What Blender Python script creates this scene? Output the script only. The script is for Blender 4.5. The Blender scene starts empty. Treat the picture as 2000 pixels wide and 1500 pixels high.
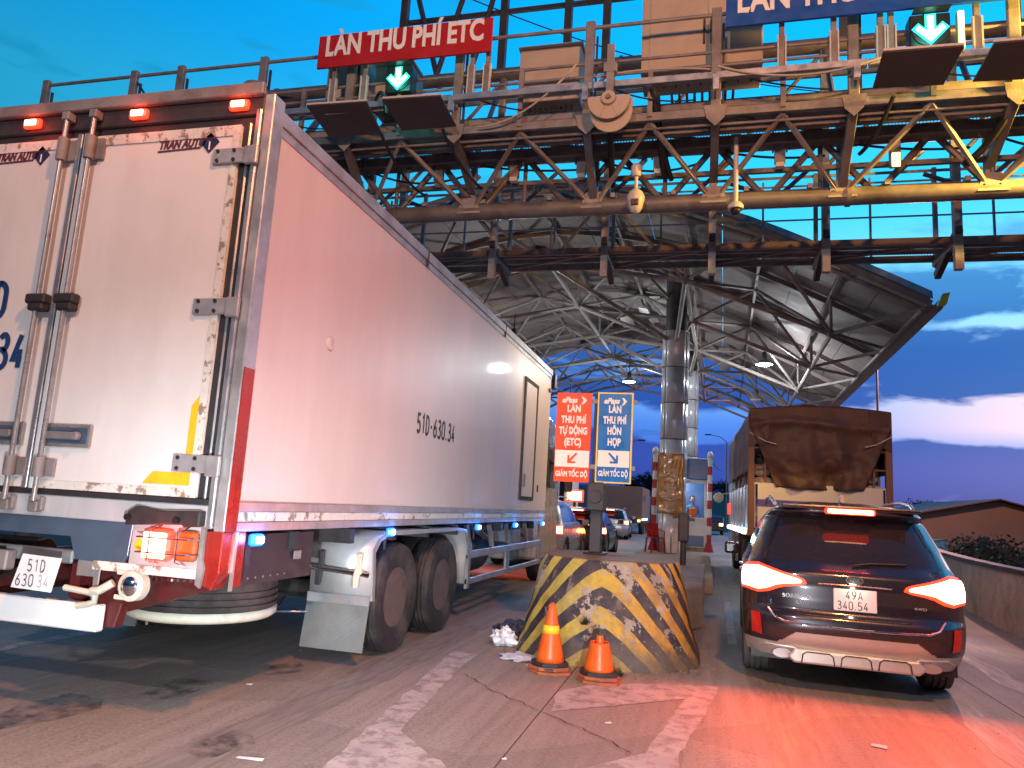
import bpy, bmesh, math, random
from math import radians as rad, sin, cos, pi
from mathutils import Vector as V, Matrix, Euler, noise
random.seed(7)
sc = bpy.context.scene
COL = sc.collection

# ---------------------------------------------------------------- camera
FPX, YAW, PITCH, ROLL, CAMZ = 1438.9, .25928, .159895, .059756, 1.5
cy_, sy_ = cos(YAW), sin(YAW)
f0 = V((-sy_, cy_, 0)); r0 = V((cy_, sy_, 0)); u0 = V((0, 0, 1))
fw = f0*cos(PITCH)+u0*sin(PITCH); up = u0*cos(PITCH)-f0*sin(PITCH)
rt = r0*cos(ROLL)+up*sin(ROLL); up2 = up*cos(ROLL)-r0*sin(ROLL)
cam = bpy.data.cameras.new('camera'); co = bpy.data.objects.new('camera', cam); COL.objects.link(co)
m = Matrix((rt, up2, -fw)).transposed().to_4x4(); m.translation = (0, 0, CAMZ); co.matrix_world = m
cam.sensor_width = 36; cam.lens = FPX/2000*36; cam.clip_end = 3000; cam.clip_start = .05
sc.camera = co
sc.view_settings.view_transform = 'Standard'; sc.view_settings.look = 'None'
sc.view_settings.gamma = 1; sc.view_settings.use_curve_mapping = False
sc.view_settings.exposure = 0.12

# ---------------------------------------------------------------- world: dusk sky
w = bpy.data.worlds.new('World'); sc.world = w; w.use_nodes = True
nt = w.node_tree; nt.nodes.clear()
def N(t, **k):
    n = nt.nodes.new(t)
    for a, b in k.items(): setattr(n, a, b)
    return n
def L(a, b): nt.links.new(a, b)
def ramp(stops, interp='EASE'):
    r = N('ShaderNodeValToRGB'); r.color_ramp.interpolation = interp
    e = r.color_ramp.elements
    while len(e) > 1: e.remove(e[-1])
    e[0].position = stops[0][0]; e[0].color = (*stops[0][1], 1)
    for p, c in stops[1:]:
        x = e.new(p); x.color = (*c, 1)
    return r
def math_(op, a, b=None, c=None, clamp=False):
    n = N('ShaderNodeMath', operation=op); n.use_clamp = clamp
    for i, v in enumerate((a, b, c)):
        if v is None: continue
        if isinstance(v, (int, float)): n.inputs[i].default_value = v
        else: L(v, n.inputs[i])
    return n.outputs[0]
def mixc(f, a, b, t='MIX'):
    n = N('ShaderNodeMix', data_type='RGBA', blend_type=t)
    if isinstance(f, (int, float)): n.inputs[0].default_value = f
    else: L(f, n.inputs[0])
    for i, v in ((6, a), (7, b)):
        if isinstance(v, tuple): n.inputs[i].default_value = (*v, 1)
        else: L(v, n.inputs[i])
    return n.outputs[2]
tc = N('ShaderNodeTexCoord'); sep = N('ShaderNodeSeparateXYZ'); L(tc.outputs['Generated'], sep.inputs[0])
X, Y, Z = sep.outputs
SUN_AZ = rad(38)
# clear sky by height
clear = ramp([(0, (.10, .13, .42)), (.08, (.20, .34, .76)), (.17, (.38, .66, 1.0)), (.27, (.24, .74, 1.05)), (.40, (.035, .66, 1.15)), (.56, (.003, .52, 1.25)), (.8, (.003, .34, 1.05)), (1, (.003, .25, .70))])
L(math_('MAXIMUM', Z, 0), clear.inputs[0])
# cloud layers
mp = N('ShaderNodeMapping'); mp.inputs['Scale'].default_value = (3.2, 3.2, 13); mp.inputs['Location'].default_value = (.3, 1.4, .2)
L(tc.outputs['Generated'], mp.inputs[0])
n1 = N('ShaderNodeTexNoise'); n1.inputs['Scale'].default_value = 1.9; n1.inputs['Detail'].default_value = 8; n1.inputs['Roughness'].default_value = .55; n1.inputs['Distortion'].default_value = .35
L(mp.outputs[0], n1.inputs[0])
cover = ramp([(0, (.36,)*3), (.092, (.32,)*3), (.104, (.02,)*3), (.132, (.04,)*3), (.155, (.28,)*3), (.220, (.28,)*3), (.236, (.06,)*3), (.258, (.22,)*3), (.31, (.16,)*3), (.36, (0,)*3)], 'LINEAR')
nzb = N('ShaderNodeTexNoise'); nzb.inputs['Scale'].default_value = 5; nzb.inputs['Detail'].default_value = 5; L(tc.outputs['Generated'], nzb.inputs[0])
L(math_('ADD', Z, math_('MULTIPLY_ADD', nzb.outputs[0], .07, -.035)), cover.inputs[0])
cl = math_('ADD', n1.outputs[0], cover.outputs[0])
cl = math_('MULTIPLY_ADD', cl, 7.0, -4.1, True)
# glow towards the sunset
az = math_('ADD', math_('MULTIPLY', X, sin(SUN_AZ)), math_('MULTIPLY', Y, cos(SUN_AZ)))
gl = math_('MULTIPLY_ADD', az, 7.0, -5.75, True)
band = ramp([(0, (0,)*3), (.085, (.15,)*3), (.12, (1,)*3), (.16, (.85,)*3), (.21, (.2,)*3), (.27, (0,)*3)])
L(Z, band.inputs[0])
glow = math_('MULTIPLY', gl, band.outputs[0])
sky = mixc(glow, clear.outputs[0], (1.05, .74, .80))
cloudc = ramp([(0, (.085, .085, .30)), (.07, (.11, .14, .43)), (.12, (.06, .14, .42)), (.2, (.035, .14, .44)), (.28, (.05, .24, .58)), (.33, (.10, .45, .80)), (.45, (.012, .46, .88)), (1, (.003, .24, .6))])
L(Z, cloudc.inputs[0])
away = mixc(gl, (.30, .55, .95), (1.0, 1.0, 1.0))
low = math_('MULTIPLY_ADD', Z, -6.0, 1.7, True)
sky = mixc(cl, sky, cloudc.outputs[0])
sky = mixc(low, sky, mixc(1.0, sky, away, 'MULTIPLY'))
# the side away from the sunset is darker
bk = math_('MULTIPLY_ADD', az, .74, .56)
bk = math_('MAXIMUM', bk, .13)
sky = mixc(1.0, sky, bk, 'MULTIPLY')
st = N('ShaderNodeTexSky', sky_type='NISHITA', sun_disc=False); st.sun_elevation = rad(1); st.sun_rotation = SUN_AZ
sky = mixc(1.0, sky, mixc(1.0, st.outputs[0], (.003, .003, .003), 'MULTIPLY'), 'ADD')
# below the horizon: dark earth
gm = math_('MULTIPLY_ADD', Z, 30, .6, True)
sky = mixc(gm, (.03, .028, .035), sky)
bg = N('ShaderNodeBackground'); L(sky, bg.inputs[0]); bg.inputs[1].default_value = 0.92
wo = N('ShaderNodeOutputWorld'); L(bg.outputs[0], wo.inputs[0])

sun = bpy.data.lights.new('sun', 'SUN'); sun.energy = .06; sun.angle = rad(10); sun.color = (1, .7, .65)
so = bpy.data.objects.new('sun', sun); COL.objects.link(so); so.rotation_euler = Euler((rad(84), 0, -SUN_AZ+pi), 'XYZ')

def lamp(name, kind, loc, power, color, **k):
    l = bpy.data.lights.new(name, kind); l.energy = power; l.color = color
    par = k.pop('parent', None); rot = k.pop('rot', None); aim = k.pop('aim', None)
    for a, b in k.items(): setattr(l, a, b)
    o = bpy.data.objects.new(name, l); COL.objects.link(o); o.location = loc
    if rot: o.rotation_euler = rot
    if aim is not None: o.rotation_euler = (V(aim)-V(loc)).to_track_quat('-Z', 'Y').to_euler()
    if par: o.parent = par
    return o
# sodium flood lamp by the right hand shoulder, two added overhead lights, and the headlamps of the car the picture is taken from
SOD = (1, .56, .07)
lamp('flood_light', 'SPOT', (5.9, 9.55, 7.28), 4300, SOD, shadow_soft_size=.06, spot_size=rad(104), spot_blend=.6, aim=(3.4, 11.9, 7.7))
lamp('street_and_fill_light', 'POINT', (2.0, .3, 8.4), 2700, (1, .36, .09), shadow_soft_size=.25)  # added unseen light, warms the lorry side, road and wall
lamp('street_and_fill_light', 'POINT', (-2.5, -10, 9.0), 3300, (1, .86, .84), shadow_soft_size=.25)  # added unseen light behind the camera for the doors and road
for hx in (-.95, .35):
    lamp('headlamp_light', 'SPOT', (hx, 1.0, .68), 950, (.86, .94, 1), shadow_soft_size=.05, spot_size=rad(66), spot_blend=1,
         aim=(-3.9, 6, .60) if hx < 0 else (-1.3, 6, .30))

# ---------------------------------------------------------------- mesh tools
def tag(o, label=None, cat=None, group=None, kind=None):
    if label: o['label'] = label
    if cat: o['category'] = cat
    if group: o['group'] = group
    if kind: o['kind'] = kind
    return o
def root(name, loc=(0, 0, 0), rz=0, label=None, cat=None, group=None, rot=None):
    o = bpy.data.objects.new(name, None); COL.objects.link(o); o.location = loc
    o.rotation_euler = rot if rot else (0, 0, rz); o.empty_display_size = .2
    return tag(o, label, cat, group)
class MB:
    def __init__(s): s.v = []; s.f = []; s.uv = None
    def add(s, vs, fs):
        b = len(s.v); s.v += [tuple(v) for v in vs]; s.f += [tuple(b+i for i in f) for f in fs]; return s
    def box(s, x0, x1, y0, y1, z0, z1):
        return s.add([(x, y, z) for x in (x0, x1) for y in (y0, y1) for z in (z0, z1)],
                     [(0, 1, 3, 2), (4, 6, 7, 5), (0, 4, 5, 1), (2, 3, 7, 6), (0, 2, 6, 4), (1, 5, 7, 3)])
    def bar(s, a, b, w, h, roll=None):
        a, b = V(a), V(b); d = (b-a).normalized()
        ref = V((0, 0, 1)) if abs(d.z) < .95 else V((0, 1, 0))
        u = d.cross(ref).normalized(); v = u.cross(d).normalized()
        vs = []
        for p in (a, b):
            for i, j in ((-1, -1), (1, -1), (1, 1), (-1, 1)): vs.append(p+u*i*w/2+v*j*h/2)
        return s.add(vs, [(0, 1, 2, 3), (7, 6, 5, 4), (0, 4, 5, 1), (1, 5, 6, 2), (2, 6, 7, 3), (3, 7, 4, 0)])
    def tube(s, a, b, r, n=10, r2=None, cap=True):
        a, b = V(a), V(b); d = (b-a).normalized(); r2 = r if r2 is None else r2
        ref = V((0, 0, 1)) if abs(d.z) < .95 else V((0, 1, 0))
        u = d.cross(ref).normalized(); v = u.cross(d).normalized()
        vs = [p+(u*cos(2*pi*i/n)+v*sin(2*pi*i/n))*q for p, q in ((a, r), (b, r2)) for i in range(n)]
        fs = [(i, (i+1) % n, n+(i+1) % n, n+i) for i in range(n)]
        if cap: fs += [tuple(range(n))[::-1], tuple(range(n, 2*n))]
        return s.add(vs, fs)
    def path(s, pts, r, n=8):
        pts = [V(p) for p in pts]; b = []; k = len(pts)
        ref = V((0, 0, 1)); u = None
        for i, p in enumerate(pts):
            d = (pts[min(i+1, k-1)]-pts[max(i-1, 0)]).normalized()
            if u is None: u = d.cross(V((0, 0, 1)) if abs(d.z) < .9 else V((1, 0, 0))).normalized()
            u = (u-d*u.dot(d)).normalized(); v = d.cross(u)
            b += [p+(u*cos(2*pi*j/n)+v*sin(2*pi*j/n))*r for j in range(n)]
        fs = [(i*n+j, i*n+(j+1) % n, (i+1)*n+(j+1) % n, (i+1)*n+j) for i in range(k-1) for j in range(n)]
        fs += [tuple(range(n))[::-1], tuple((k-1)*n+j for j in range(n))]
        return s.add(b, fs)
    def prism(s, poly, d, axis='y', o=0):
        """poly of 2D points extruded along axis from o to o+d. y: (x,z)  x: (y,z)  z: (x,y)"""
        def P(p, t): return {'y': (p[0], t, p[1]), 'x': (t, p[0], p[1]), 'z': (p[0], p[1], t)}[axis]
        n = len(poly); vs = [P(p, o) for p in poly]+[P(p, o+d) for p in poly]
        return s.add(vs, [tuple(range(n)), tuple(range(n, 2*n))[::-1]]+[(i, n+i, n+(i+1) % n, (i+1) % n) for i in range(n)])
    def lathe(s, prof, c=(0, 0, 0), axis='z', n=24):
        vs = []
        for r, h in prof:
            for i in range(n):
                a = 2*pi*i/n; x, y = r*cos(a), r*sin(a)
                vs.append({'z': (c[0]+x, c[1]+y, c[2]+h), 'x': (c[0]+h, c[1]+x, c[2]+y), 'y': (c[0]+x, c[1]+h, c[2]+y)}[axis])
        k = len(prof)
        fs = [(i*n+j, i*n+(j+1) % n, (i+1)*n+(j+1) % n, (i+1)*n+j) for i in range(k-1) for j in range(n)]
        fs += [tuple(range(n))[::-1], tuple((k-1)*n+j for j in range(n))]
        return s.add(vs, fs)
    def grid(s, pts, closed=False):
        r, c = len(pts), len(pts[0]); vs = [p for row in pts for p in row]
        fs = [(i*c+j, i*c+(j+1) % c, (i+1)*c+(j+1) % c, (i+1)*c+j) for i in range(r-1) for j in range(c if closed else c-1)]
        return s.add(vs, fs)
    def build(s, name, m, parent=None, smooth=False, bevel=0, loc=None, seg=1, solid=0, label=None, kind=None, norm=True):
        me = bpy.data.meshes.new(name); me.from_pydata(s.v, [], s.f); me.update()
        if norm:
            bm = bmesh.new(); bm.from_mesh(me); bmesh.ops.recalc_face_normals(bm, faces=bm.faces); bm.to_mesh(me); bm.free()
        if isinstance(m, (list, tuple)):
            for q in m: me.materials.append(q)
        else: me.materials.append(m)
        o = bpy.data.objects.new(name, me); COL.objects.link(o)
        if smooth:
            for p in me.polygons: p.use_smooth = True
            if smooth != 'full':
                try: me.set_sharp_from_angle(angle=rad(38))
                except Exception: pass
        if solid:
            q = o.modifiers.new('solid', 'SOLIDIFY'); q.thickness = solid; q.offset = 0
        if bevel:
            q = o.modifiers.new('bevel', 'BEVEL'); q.width = bevel; q.segments = seg; q.limit_method = 'ANGLE'; q.angle_limit = rad(50)
        if parent: o.parent = parent
        if loc: o.location = loc
        return tag(o, label, None, None, kind)
def copy_of(o, parent=None, loc=None, rz=None):
    c = o.copy(); COL.objects.link(c); c.parent = parent
    if loc: c.location = loc
    if rz is not None: c.rotation_euler.z = rz
    for ch in list(o.children): copy_of(ch, c)
    return c
def text(name, s, mt, parent, loc, size, rot=(pi/2, 0, 0), sx=1.0, bold=0.0, ext=.003, align='LEFT', shear=0, space=1.0):
    cu = bpy.data.curves.new(name, 'FONT'); cu.body = s; cu.size = size; cu.extrude = ext; cu.offset = bold
    cu.align_x = align; cu.align_y = 'BOTTOM_BASELINE' if False else 'BOTTOM'; cu.shear = shear; cu.space_character = space
    cu.resolution_u = 3
    to = bpy.data.objects.new('tmp', cu); COL.objects.link(to)
    dg = bpy.context.evaluated_depsgraph_get(); dg.update()
    me = bpy.data.meshes.new_from_object(to.evaluated_get(dg)); me.name = name
    bpy.data.objects.remove(to); me.materials.clear(); me.materials.append(mt)
    o = bpy.data.objects.new(name, me); COL.objects.link(o); o.parent = parent; o.location = loc; o.rotation_euler = rot; o.scale = (sx, 1, 1)
    return o

def arcp(cx, cy, rx, ry, a0, a1, n=9):
    return [(cx+rx*cos(rad(a0+(a1-a0)*i/n)), cy+ry*sin(rad(a0+(a1-a0)*i/n))) for i in range(n+1)]
# numerals and letters of number plates and stencils, as centre lines in a cell .5 wide and 1 high
GL = {'0': [arcp(.25, .25, .22, .22, 180, 360)+arcp(.25, .75, .22, .22, 0, 180)+[(.03, .25)]],
 '1': [[(.08, .80), (.27, .97), (.27, .02)]],
 '3': [arcp(.24, .75, .20, .22, 150, -70)+[(.22, .54), (.22, .53)]+arcp(.24, .26, .23, .24, 75, -150)],
 '4': [[(.33, .97), (.05, .28), (.48, .28)], [(.35, .55), (.35, .02)]],
 '5': [[(.44, .96), (.10, .96), (.07, .55)]+arcp(.24, .30, .22, .28, 120, -150)],
 '6': [[(.36, .97), (.12, .60)]+arcp(.25, .28, .22, .26, 160, 530, 20)],
 '9': [[(.14, .03), (.38, .40)]+arcp(.25, .72, .22, .26, -20, 350, 20)],
 'A': [[(.02, .02), (.25, .97), (.48, .02)], [(.10, .30), (.40, .30)]],
 'D': [[(.05, .03), (.05, .97), (.20, .97)]+arcp(.18, .67, .28, .30, 90, 0, 6)+arcp(.18, .33, .28, .30, 0, -90, 6)+[(.05, .03)]],
 '-': [[(.06, .48), (.30, .48)]], '.': [[(.09, .0), (.09, .12)]]}
GW = {'-': .36, '.': .20, '1': .42}
def stencil(name, s, mt, parent, loc, h, wf, th, rot=(pi/2, 0, 0), gap=.14, d=.001):
    """each character drawn as mitred strips; h height, wf width factor, th stroke width in h"""
    mb = MB(); x = 0
    for ch in s:
        for k, pl in enumerate(GL.get(ch, [])):
            P = [V((x+px*wf, py)) for px, py in pl]
            P = [P[0]]+[b for a, b in zip(P, P[1:]) if (b-a).length > 1e-4]
            lft = []; rgt = []
            for i, p in enumerate(P):
                d0 = (P[i]-P[i-1]).normalized() if i else (P[1]-P[0]).normalized()
                d1 = (P[i+1]-P[i]).normalized() if i < len(P)-1 else d0
                n0 = V((-d0.y, d0.x)); n1 = V((-d1.y, d1.x)); n_ = n0+n1
                n_ = n_.normalized() if n_.length > .2 else n0
                q = th/2/max(.45, n_.dot(n0)); lft.append(p+n_*q); rgt.append(p-n_*q)
            z = d+k*.0004; n = len(P)
            mb.add([(p.x*h, p.y*h, z) for p in lft+rgt], [(i, i+1, n+i+1, n+i) for i in range(n-1)])
        x += GW.get(ch, .5)*wf+gap
    o = mb.build(name, mt, parent, loc=loc, norm=False); o.rotation_euler = rot
    return o
# ---------------------------------------------------------------- materials
def mat(name, col, rough=.6, metal=0, var=.12, vscale=3, bump=0, bscale=40, dirt=None, dscale=1.5, damt=.5, emit=None, estr=0,
        coat=0, trans=0, stretch=(1, 1, 1), spec=.5, dth=(.45, .7), rvar=.12):
    m = bpy.data.materials.new(name); m.use_nodes = True; t = m.node_tree; ns = t.nodes; ns.clear()
    out = ns.new('ShaderNodeOutputMaterial'); b = ns.new('ShaderNodeBsdfPrincipled'); t.links.new(b.outputs[0], out.inputs[0])
    b.inputs['Roughness'].default_value = rough; b.inputs['Metallic'].default_value = metal
    b.inputs['Coat Weight'].default_value = coat; b.inputs['Coat Roughness'].default_value = .06
    b.inputs['Transmission Weight'].default_value = trans; b.inputs['Specular IOR Level'].default_value = spec
    b.inputs['Base Color'].default_value = (*col, 1)
    if emit:
        b.inputs['Emission Color'].default_value = (*emit, 1); b.inputs['Emission Strength'].default_value = estr
    if var or dirt or bump:
        tc = ns.new('ShaderNodeTexCoord'); mp = ns.new('ShaderNodeMapping'); mp.inputs['Scale'].default_value = stretch
        t.links.new(tc.outputs['Object'], mp.inputs[0])
    def noise_(sc_, det=5, ro=.6):
        n = ns.new('ShaderNodeTexNoise'); n.inputs['Scale'].default_value = sc_; n.inputs['Detail'].default_value = det
        n.inputs['Roughness'].default_value = ro; t.links.new(mp.outputs[0], n.inputs[0]); return n
    cur = None
    def mix(f, a, c2, bt='MIX'):
        n = ns.new('ShaderNodeMix'); n.data_type = 'RGBA'; n.blend_type = bt
        if isinstance(f, float): n.inputs[0].default_value = f
        else: t.links.new(f, n.inputs[0])
        for i, v in ((6, a), (7, c2)):
            if isinstance(v, tuple): n.inputs[i].default_value = (*v, 1)
            else: t.links.new(v, n.inputs[i])
        return n.outputs[2]
    if var:
        n = noise_(vscale); r = ns.new('ShaderNodeMapRange'); r.inputs[1].default_value = .3; r.inputs[2].default_value = .7
        t.links.new(n.outputs[0], r.inputs[0])
        cur = mix(r.outputs[0], tuple(c*(1-var) for c in col), tuple(min(1, c*(1+var)) for c in col))
        if rvar:
            r2 = ns.new('ShaderNodeMapRange'); r2.inputs[1].default_value = .3; r2.inputs[2].default_value = .7
            r2.inputs[3].default_value = max(.02, rough-rvar); r2.inputs[4].default_value = min(1, rough+rvar)
            t.links.new(n.outputs[0], r2.inputs[0]); t.links.new(r2.outputs[0], b.inputs['Roughness'])
    if dirt:
        n = noise_(dscale, 9, .68); r = ns.new('ShaderNodeMapRange'); r.inputs[1].default_value = dth[0]; r.inputs[2].default_value = dth[1]
        r.inputs[4].default_value = damt; t.links.new(n.outputs[0], r.inputs[0])
        cur = mix(r.outputs[0], cur if cur is not None else col, dirt)
    if cur is not None: t.links.new(cur, b.inputs['Base Color'])
    if bump:
        n = noise_(bscale, 4, .6); bp = ns.new('ShaderNodeBump'); bp.inputs['Strength'].default_value = bump; bp.inputs['Distance'].default_value = .02
        t.links.new(n.outputs[0], bp.inputs['Height']); t.links.new(bp.outputs[0], b.inputs['Normal'])
    return m
def emis(name, col, s): return mat(name, tuple(min(1, c*.6+.05) for c in col), .3, var=0, emit=col, estr=s)
M = {}
M['steel'] = mat('galvanised_steel', (.24, .225, .22), .6, .15, .2, 4, .15, 60, (.10, .075, .065), 2.5, .8)
M['steel2'] = mat('painted_steel', (.26, .25, .25), .5, .1, .15, 5, .1, 60, (.14, .10, .085), 3, .7)
M['chord'] = mat('chord_steel', (.15, .14, .145), .5, .15, .2, 3, .1, 50, (.06, .045, .04), 2, .8)
M['alu'] = mat('aluminium', (.55, .55, .56), .35, .8, .08, 6, .05, 80, (.28, .25, .23), 3, .4)
M['aludoor'] = mat('aluminium_trim', (.5, .5, .51), .4, .6, .1, 5, .05, 80, (.2, .17, .15), 4, .5)
M['stain'] = mat('stainless_sheet', (.62, .63, .64), .38, .35, .06, 3, .05, 30, (.3, .26, .22), 2, .35, stretch=(1, 1, .3))
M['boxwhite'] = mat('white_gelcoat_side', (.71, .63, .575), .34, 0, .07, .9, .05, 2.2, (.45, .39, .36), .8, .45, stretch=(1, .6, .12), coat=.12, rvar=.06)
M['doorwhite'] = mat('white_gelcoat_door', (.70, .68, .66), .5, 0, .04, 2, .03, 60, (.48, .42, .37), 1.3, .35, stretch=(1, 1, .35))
M['edgewhite'] = mat('chipped_edge', (.66, .64, .58), .5, 0, .1, 8, .3, 30, (.22, .16, .11), 9, .9, dth=(.55, .6))
M['rubber'] = mat('black_rubber', (.022, .02, .022), .6, 0, .2, 8, .1, 40, (.05, .045, .04), 3, .4)
M['hub'] = mat('rusty_wheel_hub', (.15, .10, .085), .7, .1, .2, 6, .2, 40, (.05, .04, .035), 4, .7)
M['tyre'] = mat('tyre_rubber', (.022, .018, .018), .8, 0, .2, 6, .3, 60, (.12, .09, .075), 2.5, .7)
M['cartyre'] = mat('dusty_car_tyre', (.11, .10, .095), .8, 0, .2, 6, .3, 60)
M['lockbar'] = mat('lock_bar_steel', (.34, .32, .31), .32, .45, .1, 6, .05, 60, (.16, .12, .10), 5, .5)
M['redpaint'] = mat('red_chassis_paint', (.09, .010, .010), .45, 0, .2, 5, .1, 40, (.06, .03, .025), 4, .7)
M['redpost'] = mat('red_tape_post', (.36, .022, .016), .3, .3, .15, 5, .05, 40, (.2, .06, .05), 3, .4)
M['dark'] = mat('dark_steel', (.04, .036, .04), .55, .2, .2, 5, .1, 50, (.09, .07, .06), 3, .5)
M['black'] = mat('black_plastic', (.012, .012, .013), .4, 0, .1, 6)
M['bluegrey'] = mat('blue_grey_sheet', (.10, .15, .22), .35, .4, .12, 2, .12, 9, (.12, .10, .10), 3, .3)
M['plate'] = mat('plate_white', (.82, .82, .80), .35, 0, .03, 5)
M['ink'] = mat('plate_ink', (.02, .02, .022), .4, 0, 0)
M['greyink'] = mat('worn_plate_ink', (.45, .45, .46), .4, 0, 0)
M['blueink'] = mat('door_number_blue', (.015, .05, .16), .35, 0, .1, 10)
M['yellow'] = mat('yellow_reflector_tape', (.80, .48, .02), .35, 0, .06, 8, dirt=(.3, .2, .05), dscale=6, damt=.4)
M['cream'] = mat('cream_paint', (.68, .66, .52), .4, 0, .08, 4, .1, 40, (.25, .2, .14), 4, .6)
M['chrome'] = mat('chrome', (.75, .75, .77), .12, 1, .03, 6, rvar=.05)
M['orange'] = mat('amber_plastic', (.45, .10, .02), .25, 0, .05, 6, coat=.5)
M['lensred'] = mat('red_lens', (.45, .01, .01), .15, 0, .05, 6, coat=.6, emit=(1, .02, .01), estr=.08)  # faint glow painted in, though the bumper reflector is no lamp
M['redhot'] = emis('brake_light', (1, .50, .24), 8)
M['redglow'] = emis('brake_light_rim', (1, .03, .008), 3.2)
M['bluehot'] = emis('blue_marker', (.35, .85, 1), 6)
M['blueglow'] = emis('blue_marker_rim', (.0, .16, 1), 3)
M['greenhot'] = emis('green_arrow', (.55, 1, .9), 3)
M['greenglow'] = emis('green_arrow_rim', (.0, .80, .58), 1.5)
M['whitehot'] = emis('white_lamp', (1, .97, .92), 8)
M['amberhot'] = emis('amber_glow', (1, .55, .12), 7)
M['beige'] = mat('beige_cabinet', (.46, .38, .29), .5, 0, .06, 3, .03, 40, (.24, .19, .15), 2, .3)
M['antenna'] = mat('antenna_underside', (.055, .045, .05), .75, 0, .08, 8, .1, 120)
M['camwhite'] = mat('camera_housing', (.6, .57, .53), .35, 0, .08, 6, dirt=(.3, .25, .2), dscale=6, damt=.5)
M['signred'] = mat('red_sign_sheet', (.42, .012, .014), .4, 0, .06, 4, emit=(.5, .01, .01), estr=.0)
M['signblue'] = mat('blue_sign_sheet', (.008, .075, .36), .4, 0, .06, 4)
M['signwhite'] = mat('white_sign_lettering', (.80, .78, .76), .4, 0, .03, 6)
M['lettering'] = mat('cream_sign_lettering', (.85, .80, .70), .4, 0, .03, 6)
M['signorange'] = mat('orange_red_sign_sheet', (.74, .075, .006), .35, 0, .04, 4)
M['signblue2'] = mat('mid_blue_sign_sheet', (.008, .15, .46), .3, 0, .08, 4)
M['signyellow'] = mat('yellow_sign_border', (.82, .62, .14), .4, 0, .04, 4)
M['cone'] = mat('orange_cone_plastic', (.78, .13, .012), .38, 0, .1, 6, .05, 30, (.28, .06, .02), 7, .5)
M['conebase'] = mat('faded_cone_base', (.42, .12, .05), .7, 0, .2, 8, .2, 40, (.10, .07, .06), 6, .8)
M['coneband'] = mat('yellow_cone_band', (.85, .66, .03), .35, 0, .08, 8)
M['paper'] = mat('paper', (.7, .7, .7), .7, 0, .05, 8)
M['bag'] = mat('plastic_bag', (.68, .72, .78), .35, 0, .1, 8)
M['bagdark'] = mat('dark_plastic_bag', (.04, .045, .07), .35, 0, .1, 8)
M['leaf'] = mat('weed_leaf', (.03, .06, .02), .6, 0, .3, 9)
M['foliage'] = mat('dark_foliage', (.04, .04, .02), .75, 0, .5, 1.3)
M['hill'] = mat('hill_vegetation', (.032, .018, .015), .95, 0, .35, .08, .4, .6)
M['glass'] = mat('dark_glass', (.015, .015, .02), .06, 0, 0, coat=.3)
M['tint'] = mat('tinted_window', (.34, .26, .28), .02, 0, 0, trans=.92)
M['kia'] = mat('dark_maroon_car_paint', (.030, .022, .030), .28, .35, .06, 6, coat=.9, rvar=.03)
M['kiasilver'] = mat('silver_bumper_skirt', (.62, .59, .54), .4, .55, .07, 4, .03, 40, (.25, .22, .2), 4, .4)
M['carsilver'] = mat('silver_car_paint', (.50, .47, .46), .3, .4, .05, 4, coat=.7)
M['cardark'] = mat('dark_car_paint', (.05, .05, .06), .3, .3, .05, 4, coat=.7)
M['tarp'] = mat('brown_tarpaulin', (.085, .04, .026), .6, 0, .18, 3, .35, 22, (.045, .018, .02), 1.2, .6)
M['cargo'] = mat('white_tailgate', (.70, .66, .60), .4, .1, .05, 3, .03, 30, (.4, .35, .3), 3, .4)
M['purple'] = mat('violet_stripe', (.10, .08, .34), .4, 0, .05, 3)
M['sack'] = mat('white_sack', (.5, .42, .36), .8, 0, .15, 6, .3, 30)
M['colclad'] = mat('column_cladding', (.62, .62, .68), .34, .2, .1, 2, .03, 8, (.3, .27, .25), 2, .3, stretch=(1, 1, .4))
M['boothblue'] = mat('booth_blue', (.07, .14, .30), .4, 0, .06, 3)
M['boothwhite'] = mat('booth_white', (.62, .66, .70), .4, 0, .05, 3, dirt=(.3, .28, .26), damt=.4)
M['boothpane'] = mat('booth_glass', (.10, .22, .32), .12, 0, .3, 2, emit=(.25, .5, .75), estr=.22)
M['banner'] = mat('yellow_wrapping', (.42, .22, .02), .3, 0, .25, 4, .5, 7, (.2, .1, .02), 3, .6, coat=.5)
M['film'] = mat('clear_plastic_film', (.55, .50, .42), .2, 0, .4, 9, .5, 12)
M['white'] = mat('white_paint', (.75, .75, .73), .45, 0, .06, 5, dirt=(.4, .36, .3), dscale=4, damt=.5)
M['polered'] = mat('red_paint', (.45, .02, .02), .45, 0, .1, 5, dirt=(.2, .05, .04), dscale=4, damt=.4)
M['chair'] = mat('red_plastic_chair', (.40, .015, .02), .35, 0, .08, 5)
M['skin'] = mat('skin', (.42, .24, .17), .6, 0, .08, 10)
M['shirt'] = mat('blue_shirt', (.10, .24, .42), .8, 0, .1, 10)
M['hair'] = mat('black_hair', (.02, .016, .014), .6, 0, .1, 20)
M['warehouse'] = mat('warehouse_wall', (.24, .17, .14), .8, 0, .15, .3, .2, 2)
M['roofbrown'] = mat('rusty_roof_sheet', (.20, .10, .07), .7, .1, .15, .5)
M['cable'] = mat('cable_black', (.012, .012, .014), .5, 0, .1, 6)
M['cablegrey'] = mat('cable_grey', (.4, .36, .32), .6, 0, .1, 6)
M['purlin'] = mat('roof_purlin', (.28, .23, .21), .7, .0, .2, 3, dirt=(.1, .07, .06), dscale=3, damt=.6)
M['truss'] = mat('canopy_truss', (.28, .245, .23), .65, .05, .18, 3, .05, 30, (.12, .085, .07), 2.5, .6)
M['roofsheet'] = mat('canopy_roof_sheet', (.20, .165, .155), .7, .0, .22, 1.2, .15, 8, (.10, .07, .06), 1.1, .75, stretch=(.5, 2, .5))
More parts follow.
